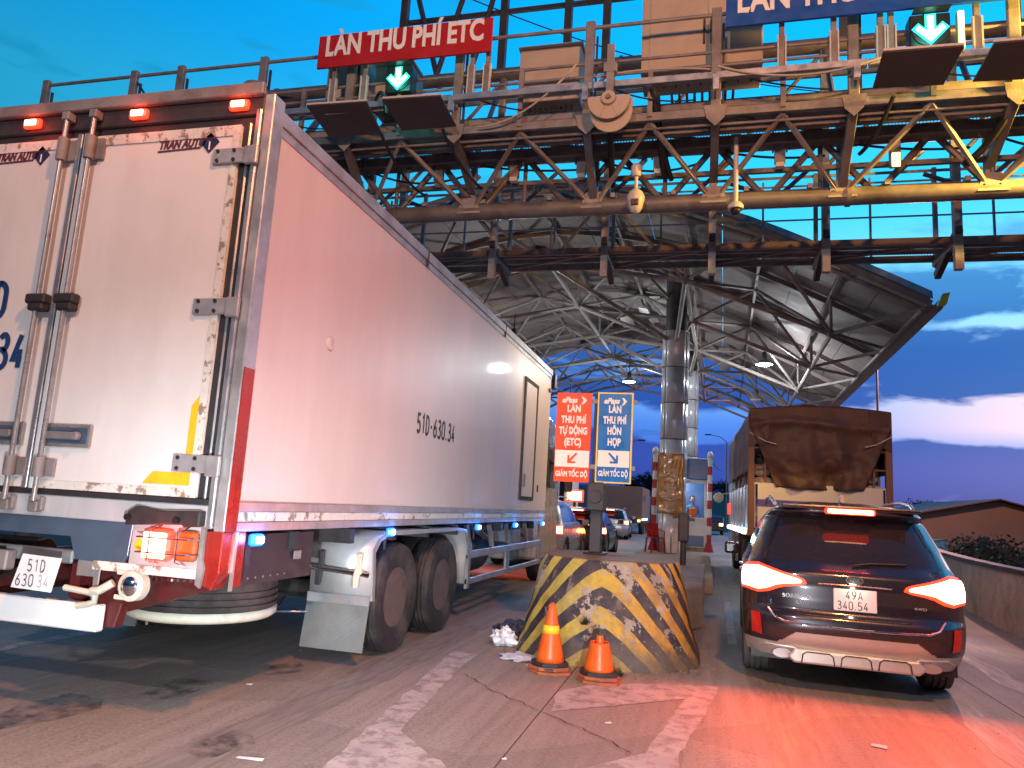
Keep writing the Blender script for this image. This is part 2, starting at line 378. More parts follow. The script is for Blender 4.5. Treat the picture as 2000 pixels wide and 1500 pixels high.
M['roofpale'] = mat('bent_ceiling_sheet', (.30, .29, .27), .5, .1, .2, 2, .3, 6, (.2, .14, .1), 1.5, .6)

# concrete road, kerbs, wall
def concrete(name, col, dark, sx=1.0, bump=.35, rough=.62, streak=True):
    m = bpy.data.materials.new(name); m.use_nodes = True; t = m.node_tree; ns = t.nodes
    b = ns['Principled BSDF']; b.inputs['Roughness'].default_value = rough
    tc = ns.new('ShaderNodeTexCoord')
    def nz(scale, det, stretch, ro=.6, dist=0):
        mp = ns.new('ShaderNodeMapping'); mp.inputs['Scale'].default_value = stretch; t.links.new(tc.outputs['Object'], mp.inputs[0])
        n = ns.new('ShaderNodeTexNoise'); n.inputs['Scale'].default_value = scale*sx; n.inputs['Detail'].default_value = det; n.inputs['Roughness'].default_value = ro
        n.inputs['Distortion'].default_value = dist
        t.links.new(mp.outputs[0], n.inputs[0]); return n.outputs[0]
    def mr(v, a, c, d=0, e=1):
        r = ns.new('ShaderNodeMapRange'); t.links.new(v, r.inputs[0])
        for i, q in zip((1, 2, 3, 4), (a, c, d, e)): r.inputs[i].default_value = q
        return r.outputs[0]
    def mix(f, a, c, bt='MIX'):
        n = ns.new('ShaderNodeMix'); n.data_type = 'RGBA'; n.blend_type = bt; t.links.new(f, n.inputs[0])
        for i, v in ((6, a), (7, c)):
            if isinstance(v, tuple): n.inputs[i].default_value = (*v, 1)
            else: t.links.new(v, n.inputs[i])
        return n.outputs[2]
    big = nz(.55, 6, (1, .6, 1), .6, .6); c = mix(mr(big, .35, .65), col, tuple(q*.72 for q in col))
    st_ = nz(2.2, 6, (4.5, .22, 1) if streak else (1, 1, 1), .65); c = mix(mr(st_, .40, .66, 0, .8), c, dark)
    oil = nz(1.7, 5, (1.3, .5, 1), .7, .4); c = mix(mr(oil, .60, .70, 0, .75), c, tuple(q*.5 for q in dark))
    fine = nz(38, 8, (1, 1, 1), .78); c = mix(mr(fine, .36, .66, 0, .75), c, tuple(min(1, q*1.5) for q in col))
    sp = nz(22, 3, (1, 1, 1), .5); c = mix(mr(sp, .70, .74, 0, .8), c, tuple(q*.4 for q in dark))
    sp2 = nz(150, 2, (1, 1, 1), .5); c = mix(mr(sp2, .62, .68, 0, .55), c, tuple(q*.6 for q in dark)); c = mix(mr(sp2, .30, .36, .6, 0), c, tuple(min(1, q*1.7) for q in col))
    pat = ns.new('ShaderNodeTexVoronoi'); pat.inputs['Scale'].default_value = .55*sx; t.links.new(tc.outputs['Object'], pat.inputs[0]); sc2 = ns.new('ShaderNodeSeparateColor'); t.links.new(pat.outputs['Color'], sc2.inputs[0]); c = mix(mr(sc2.outputs[0], .55, .60, 0, .22), c, dark)
    t.links.new(c, b.inputs['Base Color'])
    t.links.new(mr(big, .3, .7, rough-.14, rough+.12), b.inputs['Roughness'])
    bp = ns.new('ShaderNodeBump'); bp.inputs['Strength'].default_value = bump; bp.inputs['Distance'].default_value = .012
    t.links.new(fine, bp.inputs['Height']); t.links.new(bp.outputs[0], b.inputs['Normal'])
    return m
M['road'] = concrete('road_concrete', (.31, .26, .215), (.12, .10, .085))
M['joint'] = mat('joint_dirt', (.03, .024, .02), .9, 0, .3, 9)
M['kerb'] = concrete('kerb_concrete', (.30, .24, .19), (.13, .10, .08), 1.4, .5, .75, False)
M['wall'] = concrete('shoulder_wall', (.68, .50, .38), (.16, .11, .08), 1.2, .5, .8, False)
M['ground'] = mat('verge_soil', (.06, .045, .035), .95, 0, .3, .4, .5, 5)
M['line'] = mat('worn_road_paint', (.47, .41, .38), .6, 0, .12, 4, .3, 60, (.27, .22, .185), 7, .9, dth=(.47, .60))
def block_mat():
    m = bpy.data.materials.new('striped_block_paint'); m.use_nodes = True; t = m.node_tree; ns = t.nodes; b = ns['Principled BSDF']
    b.inputs['Roughness'].default_value = .55
    uv = ns.new('ShaderNodeUVMap'); uv.uv_map = 'uv'; sp = ns.new('ShaderNodeSeparateXYZ'); t.links.new(uv.outputs[0], sp.inputs[0])
    def mt(op, a, c=None, cl=False):
        n = ns.new('ShaderNodeMath'); n.operation = op; n.use_clamp = cl
        for i, v in enumerate((a, c)):
            if v is None: continue
            if isinstance(v, (int, float)): n.inputs[i].default_value = v
            else: t.links.new(v, n.inputs[i])
        return n.outputs[0]
    tc = ns.new('ShaderNodeTexCoord')
    def nz(scale, det=6, ro=.6, st=(1, 1, 1)):
        mp = ns.new('ShaderNodeMapping'); mp.inputs['Scale'].default_value = st; t.links.new(tc.outputs['Object'], mp.inputs[0])
        n = ns.new('ShaderNodeTexNoise'); n.inputs['Scale'].default_value = scale; n.inputs['Detail'].default_value = det; n.inputs['Roughness'].default_value = ro
        t.links.new(mp.outputs[0], n.inputs[0]); return n.outputs[0]
    def mr(v, a, c, d=0, e=1):
        r = ns.new('ShaderNodeMapRange'); t.links.new(v, r.inputs[0])
        for i, q in zip((1, 2, 3, 4), (a, c, d, e)): r.inputs[i].default_value = q
        return r.outputs[0]
    def mix(f, a, c):
        n = ns.new('ShaderNodeMix'); n.data_type = 'RGBA'; t.links.new(f, n.inputs[0])
        for i, v in ((6, a), (7, c)):
            if isinstance(v, tuple): n.inputs[i].default_value = (*v, 1)
            else: t.links.new(v, n.inputs[i])
        return n.outputs[2]
    u, z = sp.outputs[0], sp.outputs[1]
    wob = mt('MULTIPLY', mt('SUBTRACT', nz(3), .5), .05)
    au = mt('ABSOLUTE', u)
    # stripes fall away from the nose on both sides, steeper further round
    v = mt('ADD', mt('ADD', z, mt('MULTIPLY', mt('POWER', au, 1.12), 1.9)), wob)
    fr = mt('FRACT', mt('MULTIPLY', mt('ADD', v, .13), 2.9))
    yel = mr(fr, .49, .505)
    edge2 = mr(fr, .985, 1.0)
    yel = mt('SUBTRACT', yel, edge2, True)
    warm = mr(u, -.15, .35)
    ycol = mix(warm, (.50, .42, .07), (.72, .34, .02))
    c = mix(yel, (.028, .026, .04), ycol)
    ch = nz(17, 8, .72); ch2 = nz(3.2, 3, .5)
    wear = mr(mt('ADD', ch, mt('MULTIPLY', mt('SUBTRACT', ch2, .5), .9)), .60, .625)
    c = mix(wear, c, (.42, .36, .29))
    drip = mr(nz(9, 5, .6, (1, 1, .12)), .60, .66)
    topm = mr(z, .45, .95)
    c = mix(mt('MULTIPLY', drip, topm), c, (.45, .38, .30))
    # right flank: scraped bare concrete; foot: dirt
    bare = mr(mt('ADD', u, mt('MULTIPLY', mt('SUBTRACT', nz(3, 6), .5), .5)), .78, .98)
    scr = mix(mr(nz(14, 6, .7, (1, 1, .12)), .35, .65), (.17, .10, .05), (.40, .25, .12))
    c = mix(bare, c, scr)
    foot = mr(mt('ADD', z, mt('MULTIPLY', mt('SUBTRACT', nz(4, 7, .7), .5), .7)), .30, .10)
    foot = mt('MULTIPLY', foot, mr(u, -.2, .3, .15, .9))
    c = mix(foot, c, (.13, .10, .075))
    grime = mr(mt('ADD', nz(5, 8, .75), mt('MULTIPLY', nz(1.3, 3, .5), .35)), .62, .85, 0, .6)
    c = mix(grime, c, (.11, .085, .07))
    top = mr(z, .975, .985)
    c = mix(top, c, (.20, .12, .08))
    t.links.new(c, b.inputs['Base Color'])
    bp = ns.new('ShaderNodeBump'); bp.inputs['Strength'].default_value = .5; bp.inputs['Distance'].default_value = .02
    t.links.new(mt('SUBTRACT', nz(26, 6, .65), mt('MULTIPLY', wear, .3)), bp.inputs['Height']); t.links.new(bp.outputs[0], b.inputs['Normal'])
    return m
M['block'] = block_mat()
# ---------------------------------------------------------------- ground, road, markings
def sheet(name, poly, z, m, parent=None, kind=None, th=0):
    mb = MB()
    if th: mb.prism(poly, th, 'z', z-th)
    else: mb.add([(x, y, z) for x, y in poly], [tuple(range(len(poly)))])
    return mb.build(name, m, parent, kind=kind)
sheet('ground', [(-900, -300), (900, -300), (900, 1500), (-900, 1500)], -.06, M['ground'], kind='structure')
road = tag(bpy.data.objects.new('road', None), kind='structure'); COL.objects.link(road)
sheet('road_base', [(-14, -12), (4.9, -12), (5.2, 18), (14, 60), (14, 130), (-14, 130)], -.006, M['joint'], road)
xs = [-13.5, -9.4, -5.3, -1.13, 2.6]
ys = [-12, -5, .4, 5.6, 10.5, 15.6, 21, 27, 33, 40, 48, 58, 70, 90, 128]
def wallx(y): # inner face of the right hand wall
    pts = [(-12, 4.15), (6, 4.25), (10, 4.40), (12.79, 4.592), (14.06, 4.69), (16.4, 4.94), (20, 5.5), (26, 6.6), (34, 8.6), (45, 12.5), (130, 16)]
    for (a, p), (b, q) in zip(pts, pts[1:]):
        if y <= b: return p+(q-p)*(y-a)/(b-a)
    return 16
for i in range(len(ys)-1):
    for j in range(5):
        x0 = xs[j]+.005; y0, y1 = ys[i]+.001, ys[i+1]-.001
        if j < 4: P = [(x0, y0), (xs[j+1]-.006, y0), (xs[j+1]-.006, y1), (x0, y1)]
        else: P = [(x0, y0), (wallx(y0)+.1, y0), (wallx(y1)+.1, y1), (x0, y1)]
        dz = random.uniform(-.0003, .0003)
        mb = MB(); mb.prism(P, .01, 'z', -.0105+dz); mb.build('road_slab', M['road'], road)
def marking(name, poly, z=.0035):
    return sheet(name, poly, z, M['line'], kind='structure')
def rough_edge(poly, step=.09, amp=.012):
    out = []
    for i, p in enumerate(poly):
        q = poly[(i+1) % len(poly)]; d = math.dist(p, q); n = max(1, int(d/step))
        for k in range(n):
            t = k/n; a = amp if k else 0
            out.append((p[0]+(q[0]-p[0])*t+random.uniform(-a, a), p[1]+(q[1]-p[1])*t+random.uniform(-a, a)))
    return out
marking('road_marking', rough_edge([(-2.40, 7.36), (-2.12, 7.30), (-2.08, 6.53), (-1.87, 4.76), (-1.38, 4.26), (-1.16, 3.7), (-1.98, 3.3), (-2.0, 3.98), (-2.12, 4.99)]))
marking('road_marking', rough_edge([(-1.12, 6.26), (-.9, 6.66), (-.16, 7.10), (.17, 7.12), (.04, 6.07), (-.12, 5.04), (-.10, 4.84), (-.19, 4.3), (-.78, 4.0), (-.63, 4.59), (-.32, 5.01), (-.11, 6.54), (-1.06, 5.66)]))
marking('lane_line', rough_edge([(-5.95, 2), (-5.78, 2), (-5.55, 30), (-5.7, 30)], .5))
marking('lane_line', rough_edge([(-3.62, 24), (-3.5, 24), (-6.3, 60), (-6.6, 60)], .5))
marking('lane_line', rough_edge([(.32, 9.5), (.42, 9.5), (.50, 14), (.40, 14)], .5))
# thin crack running across the slab by the block
mb = MB(); px = -1.99
pts = [(-1.99, 6.45), (-1.85, 6.3), (-1.62, 6.03), (-1.3, 5.78), (-.98, 5.5), (-.64, 5.21), (-.35, 4.91)]
pts = [(a[0]+(b[0]-a[0])*k/7+random.uniform(-.018, .018), a[1]+(b[1]-a[1])*k/7+random.uniform(-.018, .018)) for a, b in zip(pts, pts[1:]) for k in range(7)]
for a, b in zip(pts, pts[1:]):
    d = V((b[0]-a[0], b[1]-a[1])).normalized(); n_ = V((-d.y, d.x))*random.uniform(.002, .006)
    mb.add([(a[0]-n_.x, a[1]-n_.y, .0085), (a[0]+n_.x, a[1]+n_.y, .0085), (b[0]+n_.x, b[1]+n_.y, .0085), (b[0]-n_.x, b[1]-n_.y, .0085)], [(0, 1, 2, 3)])
mb.build('road_crack', M['joint'], road)

M['track'] = mat('tyre_rubbed_concrete', (.20, .17, .145), .55, 0, .2, 3, .2, 50, (.30, .25, .21), 5, .95, dth=(.38, .60), stretch=(4, .5, 1))
M['patch'] = mat('repair_patch', (.22, .18, .15), .6, 0, .2, 3, .3, 50, (.12, .10, .09), 4, .8)
M['oil'] = mat('oil_stain', (.09, .075, .065), .5, 0, .2, 3, .1, 50, (.30, .25, .21), 6, 1.0, dth=(.40, .62))
for x0, w_, y0, y1 in ((-5.0, .45, -3, 12), (-2.95, .38, -3, 9), (.45, .30, 3, 26), (1.95, .32, 3, 24), (2.9, .25, 3, 20)):
    sheet('tyre_track', rough_edge([(x0, y0), (x0+w_, y0), (x0+w_+.1, y1), (x0+.1, y1)], .3, .05), .0015+random.random()*.0005, M['track'], kind='structure')
for (x, y, r) in ((-3.7, 5.0, .20), (-3.4, 5.9, .14), (-2.7, 4.1, .16), (-4.1, 4.2, .28), (-3.0, 3.3, .18)):
    sheet('oil_stain', [(x+r*cos(q/14*2*pi)*random.uniform(.6, 1.2), y+1.7*r*sin(q/14*2*pi)*random.uniform(.6, 1.2)) for q in range(14)], .0026+random.random()*.0005, M['oil'], kind='structure')
# toll island behind the block, stepping down
isl = tag(bpy.data.objects.new('traffic_island', None), kind='structure'); COL.objects.link(isl)
mb = MB(); mb.prism([(-1.6, 9.9), (-.25, 9.9), (.03, 10.6), (.06, 15), (-1.75, 15)], .56, 'z', 0); mb.build('upper_kerb', M['kerb'], isl, bevel=.03, seg=2)
for y0 in range(15, 43, 4):
    mb = MB(); mb.prism([(-1.85, y0+.01), (.22, y0+.01), (.24, y0+3.99), (-1.87, y0+3.99)], .3, 'z', 0); mb.build('kerb_slab', M['kerb'], isl, bevel=.02)
# median beyond the left lane
med = tag(bpy.data.objects.new('median_kerb', None), kind='structure'); COL.objects.link(med)
for k in range(14):
    y0 = 34+k*3; x0 = -3.9-(y0-34)*.055
    mb = MB(); mb.prism([(x0-1.2, y0), (x0, y0), (x0-.16, y0+2.97), (x0-1.4, y0+2.97)], .35, 'z', 0); mb.build('kerb_stone', M['kerb'], med, bevel=.03)

# striped concrete block on the nose of the island
blk = None
mb = MB(); NU, NZ = 96, 26; rows = []; uvs = {}
def block_pt(t, z):
    f = min(1, max(0, z/.98)); hw = .93-.20*f-.10*(1-f)**3*-1*.3; cx = -.955+.0*f
    yf = 7.28+.36*f**1.3; yb = 10.0-.9*f
    cyy = yf+hw*1.05; a = t*2*pi
    c, s_ = sin(a), -cos(a)              # t=0: nose
    n = 2.6
    xx = cx+hw*math.copysign(abs(c)**(2/n), c)
    yy = cyy+math.copysign(abs(s_)**(2/n), s_)*((cyy-yf) if s_ < 0 else (yb-cyy))
    return xx, yy
for k in range(NZ+1):
    z = .98*k/NZ; row = []
    for i in range(NU):
        t = i/NU; x, y = block_pt(t, z)
        q = noise.fractal(V((x*2.2, y*2.2, z*2.2)), .8, 2.1, 5)*.028
        cxx, cyy = -.955, 8.6; d = V((x-cxx, y-cyy)).normalized()
        row.append((x+d.x*q, y+d.y*q, z))
    rows.append(row)
topc = []
for s_ in (.97, .9, .7, .4, .05):
    topc.append([(-.955+(x+.955)*s_, 8.45+(y-8.45)*s_, .98+.006+.004*random.random()) for x, y, z in rows[NZ]])
mb.grid(rows+topc, closed=True)
me = None
bo = mb.build('block_tmp', M['block'], norm=True, smooth='full'); bo.name = 'striped_concrete_block'; bo.data.name = 'striped_concrete_block'
tag(bo, 'rounded concrete block with worn yellow and black chevrons at the island nose', 'concrete block')
uvl = bo.data.uv_layers.new(name='uv')
for lp in bo.data.loops:
    v = bo.data.vertices[lp.vertex_index].co; i = lp.vertex_index % NU; t = i/NU
    u = t if t < .5 else t-1
    uvl.data[lp.index].uv = (u*3.1+.0, v.z)
# rubble and dirt around its foot
mb = MB()
for _ in range(650):
    a = random.random()
    x, y = block_pt(random.choice([random.uniform(-.32, .22)]), 0); r = abs(random.gauss(0, .16))
    d = V((x+.95, y-8.7)).normalized(); x += d.x*r; y += d.y*r
    s_ = random.choice([.004, .006, .009, .014]); z = .003
    q = [V((random.uniform(-1, 1), random.uniform(-1, 1), random.uniform(-1, 1))).normalized()*s_*1.3 for _ in range(4)]
    mb.add([(x+p.x, y+p.y, z+abs(p.z)) for p in q], [(0, 1, 2), (0, 2, 3), (0, 3, 1), (1, 3, 2)])
for _ in range(1500):
    x = random.uniform(-6, 4); y = 2.6+9*random.random()**1.6; s_ = random.choice([.002, .003, .004, .006])
    q = [V((random.uniform(-1, 1), random.uniform(-1, 1), random.uniform(-1, 1))).normalized()*s_*1.5 for _ in range(4)]
    mb.add([(x+p.x, y+p.y, .002+abs(p.z)) for p in q], [(0, 1, 2), (0, 2, 3), (0, 3, 1), (1, 3, 2)])
mb.build('gravel', M['kerb'], kind='stuff')

# shoulder wall on the right
wr = root('shoulder_wall', (4.8, 14, 0), label='low stained concrete wall with a dark coping along the right shoulder', cat='wall')
def W(mb, *a, **k):
    p = k.pop('parent'); o = mb.build(*a, parent=p, **k); o.location = tuple(-c for c in p.location); return o
yy = [-12, -4, 2, 6, 10, 12.79, 14.06, 16.4, 20, 26, 34, 45]
for a, b in zip(yy, yy[1:]):
    n = max(1, round((b-a)/3))
    for k in range(n):
        y0 = a+(b-a)*k/n; y1 = a+(b-a)*(k+1)/n-.01; x0, x1 = wallx(y0), wallx(y1)
        mb = MB(); mb.add([(x0-.06, y0, 0), (x0, y0, .9), (x0+.22, y0, .9), (x0+.26, y0, 0), (x1-.06, y1, 0), (x1, y1, .9), (x1+.22, y1, .9), (x1+.26, y1, 0)],
               [(0, 1, 2, 3), (7, 6, 5, 4), (0, 4, 5, 1), (1, 5, 6, 2), (2, 6, 7, 3), (3, 7, 4, 0)])
        W(mb, 'wall_panel', M['wall'], parent=wr)
        mb = MB(); mb.bar((x0+.10, y0, .93), (x1+.10, y1, .93), .26, .07); W(mb, 'coping', M['dark'], parent=wr)
mb = MB()
for _ in range(260):
    y = random.uniform(9, 24); x = wallx(y)-.06-abs(random.gauss(0, .12)); s_ = random.choice([.01, .02, .035])
    q = [V((random.uniform(-1, 1), random.uniform(-1, 1), random.uniform(-1, 1))).normalized()*s_ for _ in range(4)]
    mb.add([(x+p.x, y+p.y, abs(p.z)) for p in q], [(0, 1, 2), (0, 2, 3), (0, 3, 1), (1, 3, 2)])
mb.build('rubble', M['kerb'], kind='stuff')

# ---------------------------------------------------------------- far land
pts = []
for i in range(121):
    x = -420+i*8; row = []
    for j, (y, hh) in enumerate(((70, -.1), (95, 1.2), (120, 4.2), (150, 6.6), (190, 7.5), (260, 8), (420, 4))):
        h = hh*(.8+.35*noise.noise(V((x*.012, j*.3, 2)))+.18*noise.noise(V((x*.06, j, 5))))
        if x > 20: h *= .72
        row.append((x, y+.05*x, h if hh > 0 else -.1))
    pts.append(row)
mb = MB(); mb.grid(pts); mb.build('hills', M['hill'], smooth='full', kind='structure')
def leafcloud(mb, c, rx, ry, rz, n, s):
    for _ in range(n):
        a = random.gauss(0, .5), random.gauss(0, .5), random.gauss(0, .5)
        p = V((c[0]+a[0]*rx, c[1]+a[1]*ry, c[2]+a[2]*rz))
        u = V((random.uniform(-1, 1), random.uniform(-1, 1), random.uniform(-1, 1))).normalized()*s*random.uniform(.5, 1.3)
        v = u.cross(V((random.uniform(-1, 1), random.uniform(-1, 1), random.uniform(-1, 1)))).normalized()*s*.6
        mb.add([p-u, p+v, p+u, p-v], [(0, 1, 2, 3)])
def tree(loc, h, r, label, group='trees on the ridge'):
    t = root('tree', loc, label=label, cat='tree', group=group)
    MB().tube((0, 0, -.3), (0, 0, h*.55), h*.03, 7, h*.015).build('trunk', M['hair'], t)
    mb = MB()
    for k in range(7):
        a = random.uniform(0, 6.3); q = random.uniform(.1, .6)*r
        leafcloud(mb, (cos(a)*q, sin(a)*q, h*random.uniform(.5, .88)), r*.6, r*.6, h*.17, 130, h*.045)
    mb.build('crown', M['foliage'], t, norm=False)
def hz(x, y):  # ridge height there, roughly
    return 5.6
for i, (x, y, h, r, lb) in enumerate([(-13.2, 150, 5.2, 2.6, 'rounded tree on the ridge just right of the blue lane sign'), (-10.3, 150, 5.6, 2.2, 'taller narrow tree on the ridge left of the striped height pole'),
     (1.5, 150, 4.4, 3.2, 'dark tree on the ridge right of the striped height pole'), (4.5, 150, 4.6, 3.0, 'dark tree on the ridge beside the tarpaulin lorry'),
     (39, 150, 4.2, 4.5, 'broad tree on the ridge between the lorry and the barn roof'), (45, 150, 3.8, 5, 'low tree on the ridge left behind the barn roof')]):
    tree((x, y, 3.4 if x < 20 else 2.6), h, r, lb)

# barn and shrubs behind the wall
bn = root('barn', (18, 58, -.05), label='brown gabled barn beyond the low wall on the right', cat='building')
def BW(mb, n, m, **k): return W(mb, n, m, parent=bn, **k)
mb = MB(); mb.prism([(14.6, 0), (24.5, 0), (24.5, 2.35), (19.6, 3.6), (14.6, 2.45)], 16, 'y', 58); BW(mb, 'wall', M['warehouse'])
for k in range(12):
    y0 = 57.4+k*1.45
    mb = MB(); mb.prism([(14.1, 2.36), (19.6, 3.68), (19.6, 3.76), (14.1, 2.44)], 1.42, 'y', y0); BW(mb, 'roof_sheet', M['roofbrown'])
    mb = MB(); mb.prism([(19.6, 3.68), (25.2, 2.25), (25.2, 2.33), (19.6, 3.76)], 1.42, 'y', y0); BW(mb, 'roof_sheet', M['roofbrown'])
for k in range(9):
    y = 17+k*2.0; x = wallx(y)+1.5+random.uniform(0, 1.2)
    t = root('shrub', (x, y, 0), label='dark leafy shrub growing behind the low wall on the right', cat='shrub', group='shrubs behind the shoulder wall')
    mb = MB()
    for q in range(6): mb.tube((0, 0, -.1), (random.uniform(-.6, .6), random.uniform(-.6, .6), random.uniform(.6, 1.1)), .015, 5, .006)
    mb.build('stem', M['hair'], t)
    mb = MB()
    for q in range(8): leafcloud(mb, (random.uniform(-.8, .8), random.uniform(-.8, .8), random.uniform(.5, 1.05)), .4, .4, .35, 60, .07)
    mb.build('foliage', M['foliage'], t, norm=False)

def sag(a, b, d, n=14):
    a, b = V(a), V(b); return [a.lerp(b, i/n)-V((0, 0, d*4*(i/n)*(1-i/n))) for i in range(n+1)]
# ---------------------------------------------------------------- gantry across the lanes
G = root('sign_gantry', (-12.2, 11, 0), label='steel box truss gantry with two walkways spanning the toll lanes', cat='gantry')
def g_(mb, n, m, **k): return W(mb, n, m, parent=G, **k)
XL, XR = -12.2, 9.2
ZL, ZU, ZT = 6.2, 7.12, 9.55
for (y, z, r) in ((11, ZL, .135), (11, ZU, .13), (12.4, ZL+.6, .10), (12.4, ZT, .13)):
    x = XL
    while x < XR-.1:
        x2 = min(x+3.55, XR)
        g_(MB().tube((x, y, z), (x2-.03, y, z), r, 16), 'chord', M['chord'], smooth=True)
        g_(MB().tube((x2-.06, y, z), (x2, y, z), r+.022, 16), 'flange', M['chord'], smooth=True); x = x2
k = 0; step = 1.5; x = XL+.3
while x < XR:
    a, b = (ZL, ZU) if k % 2 else (ZU, ZL)
    g_(MB().tube((x, 11, a), (x+step*.5, 11, b), .05, 8), 'brace', M['chord'], smooth=True)
    g_(MB().tube((x+.25, 12.4, max(a, 6.8)), (x+step*.5+.25, 12.4, max(b+.4, 6.8)), .038, 8), 'brace', M['chord'], smooth=True)
    if k % 4 == 0: g_(MB().tube((x, 11, ZL), (x+step, 12.4, ZL+.6), .03, 7), 'brace', M['chord'], smooth=True)
    elif k % 4 == 2: g_(MB().tube((x, 12.4, ZL+.6), (x+step*.5, 11, ZL), .03, 7), 'brace', M['chord'], smooth=True)
    if k % 3 == 0: g_(MB().tube((x, 11, ZL), (x, 11, ZU), .035, 8), 'brace', M['chord'], smooth=True)
    k += 1; x += step*.5
xs_ = [-11.9, -9.95, -8.97, -7.32, -5.66, -3.8, -1.75, .08, 1.88, 3.81, 5.7, 7.6]
for i, x in enumerate(xs_):
    # rear uprights between lower chord and the high rear chord, sloping tie to the front chord
    g_(MB().box(x-.06, x+.06, 12.34, 12.46, ZL-.7, ZT), 'upright', M['steel2'])
    g_(MB().tube((x, 12.4, ZT), (x, 11, ZU), .045, 8), 'brace', M['chord'], smooth=True)
    if i < len(xs_)-1:
        x2 = xs_[i+1]; g_(MB().tube((x, 12.4, ZU+.2), (x2, 12.4, ZT-.1), .035, 8), 'brace', M['chord'], smooth=True)
# tall frame standing on the rear chord
for x in (-5.98, -3.88, -2.61, -1.88, -.4, 2.2, 3.5, 5.2):
    g_(MB().box(x-.07, x+.07, 12.33, 12.47, ZT, 12.6), 'upright', M['dark'])
for z in (10.95, 12.5): g_(MB().box(-6.1, 5.4, 12.5, 12.57, z, z+.08), 'crossbar', M['dark'])
for x, x2 in ((-5.98, -5.2), (-4.5, -5.2), (-3.88, -4.5)): g_(MB().tube((x, 12.42, 12.3), (x2, 12.42, 9.7), .055, 8), 'brace', M['dark'], smooth=True)
# front walkway
ZW = 7.17
def walkway(y0, y1, zw, x0, x1, m1, nm='walkway'):
    for (y, h, w_) in ((y0, .12, .05), (y0+.30*(y1-y0), .08, .05), (y0+.62*(y1-y0), .08, .05), (y1, .12, .05)):
        for i in range(len(xs_)-1):
            a, b = max(xs_[i], x0), min(xs_[i+1], x1)
            if b > a: g_(MB().box(a+.01, b-.01, y-w_/2, y+w_/2, zw-h, zw), 'walkway_channel', m1)
    mb = MB(); n = int((x1-x0)/.045)
    for i in range(n):
        x = x0+i*.045
        mb.bar((x, y0+.02, zw+.01), (x+.16, y1-.02, zw+.01), .006, .022)
    for j in range(9): mb.box(x0, x1, y0+(y1-y0)*j/9, y0+(y1-y0)*j/9+.006, zw+.004, zw+.012)
    g_(mb, 'grating', M['steel'], kind='stuff')
    for i in range(len(xs_)-1):       # sheet plates lying on parts of the grating
        if i % 3 == 1 and nm != 'rear': g_(MB().box(xs_[i]+.2, xs_[i+1]-.15, y0+.3*(y1-y0), y1-.1, zw+.024, zw+.03), 'deck_plate', M['dark'])
walkway(10.0, 10.86, ZW, XL, XR, M['steel'])
walkway(12.62, 13.5, 6.12, XL, XR, M['chord'], 'rear')
for x in xs_:
    g_(MB().box(x-.07, x+.07, 9.94, 10.02, ZW-.08, 8.72), 'post', M['steel'], bevel=.01)
    g_(MB().box(x-.05, x+.05, 9.955, 10.012, ZW+.1, 8.60).bar((x+.10, 10.03, ZW), (x+.10, 10.03, 8.5), .03, .04), 'post_flange', M['dark'])
    # gusset and strut down to the truss
    mb = MB(); mb.add([(x-.16, 9.93, ZW+.02), (x+.16, 9.93, ZW+.02), (x+.12, 9.96, ZW-.16), (x, 9.98, ZW-.27), (x-.12, 9.96, ZW-.16)], [(0, 1, 2, 3, 4)])
    g_(mb, 'gusset', M['steel'], solid=.012)
    g_(MB().bar((x, 10.0, ZW-.12), (x, 11.05, ZL+.35 if xs_.index(x) % 2 else ZL+.02), .12, .12), 'strut', M['chord'], bevel=.008)
    g_(MB().bar((x, 9.95, ZW-.05), (x, 11.0, ZW-.05), .07, .1), 'cross_beam', M['chord'])
    g_(MB().box(x-.05, x+.05, 11.0, 11.09, 6.35, 7.0), 'hanger', M['steel2'])
    # rear bracket
    g_(MB().bar((x, 12.4, 6.0), (x, 13.55, 6.0), .12, .16), 'bracket', M['chord'], bevel=.01)
    g_(MB().bar((x, 12.3, 6.15), (x, 13.5, 5.75), .10, .14), 'bracket', M['dark'], bevel=.01)
    g_(MB().bar((x, 13.5, 5.9), (x, 13.5, 7.72), .07, .07), 'post', M['steel2'])
    g_(MB().bar((x+.9, 13.5, 6.1), (x+.9, 13.5, 7.6), .035, .035), 'post', M['steel2'])
for z, r in ((8.62, .03), (8.03, .024), (7.82, .024)):
    for a, b in zip(xs_, xs_[1:]):
        g_(MB().tube((a, 9.98, z), (b, 9.98, z), r, 8), 'handrail', M['steel'], smooth=True)
g_(MB().tube((-9.9, 9.99, 8.52), (-9.0, 9.99, 7.4), .02, 6), 'brace', M['dark'])
for z, r in ((7.68, .022), (7.50, .018), (6.85, .016)):
    g_(MB().tube((XL, 13.5, z), (XR, 13.5, z), r, 6), 'handrail', M['steel2'])
    if z > 7: g_(MB().tube((XL, 13.5, z+.16), (XR, 13.5, z+.16), .012, 6), 'handrail', M['steel2'])
# square section equipment beam in front
for a, b in ((-8.2, -3.82), (-3.8, -1.66), (-1.64, .05), (.07, 2.02), (2.04, 5.4)):
    g_(MB().box(a, b, 9.76, 9.86, 7.50, 7.60), 'equipment_beam', M['alu'], bevel=.006)
for x in xs_[2:]:
    g_(MB().box(x-.045, x+.045, 9.86, 10.0, 7.44, 7.52).box(x-.04, x+.04, 9.70, 9.765, 7.30, 7.52), 'beam_clamp', M['alu'])
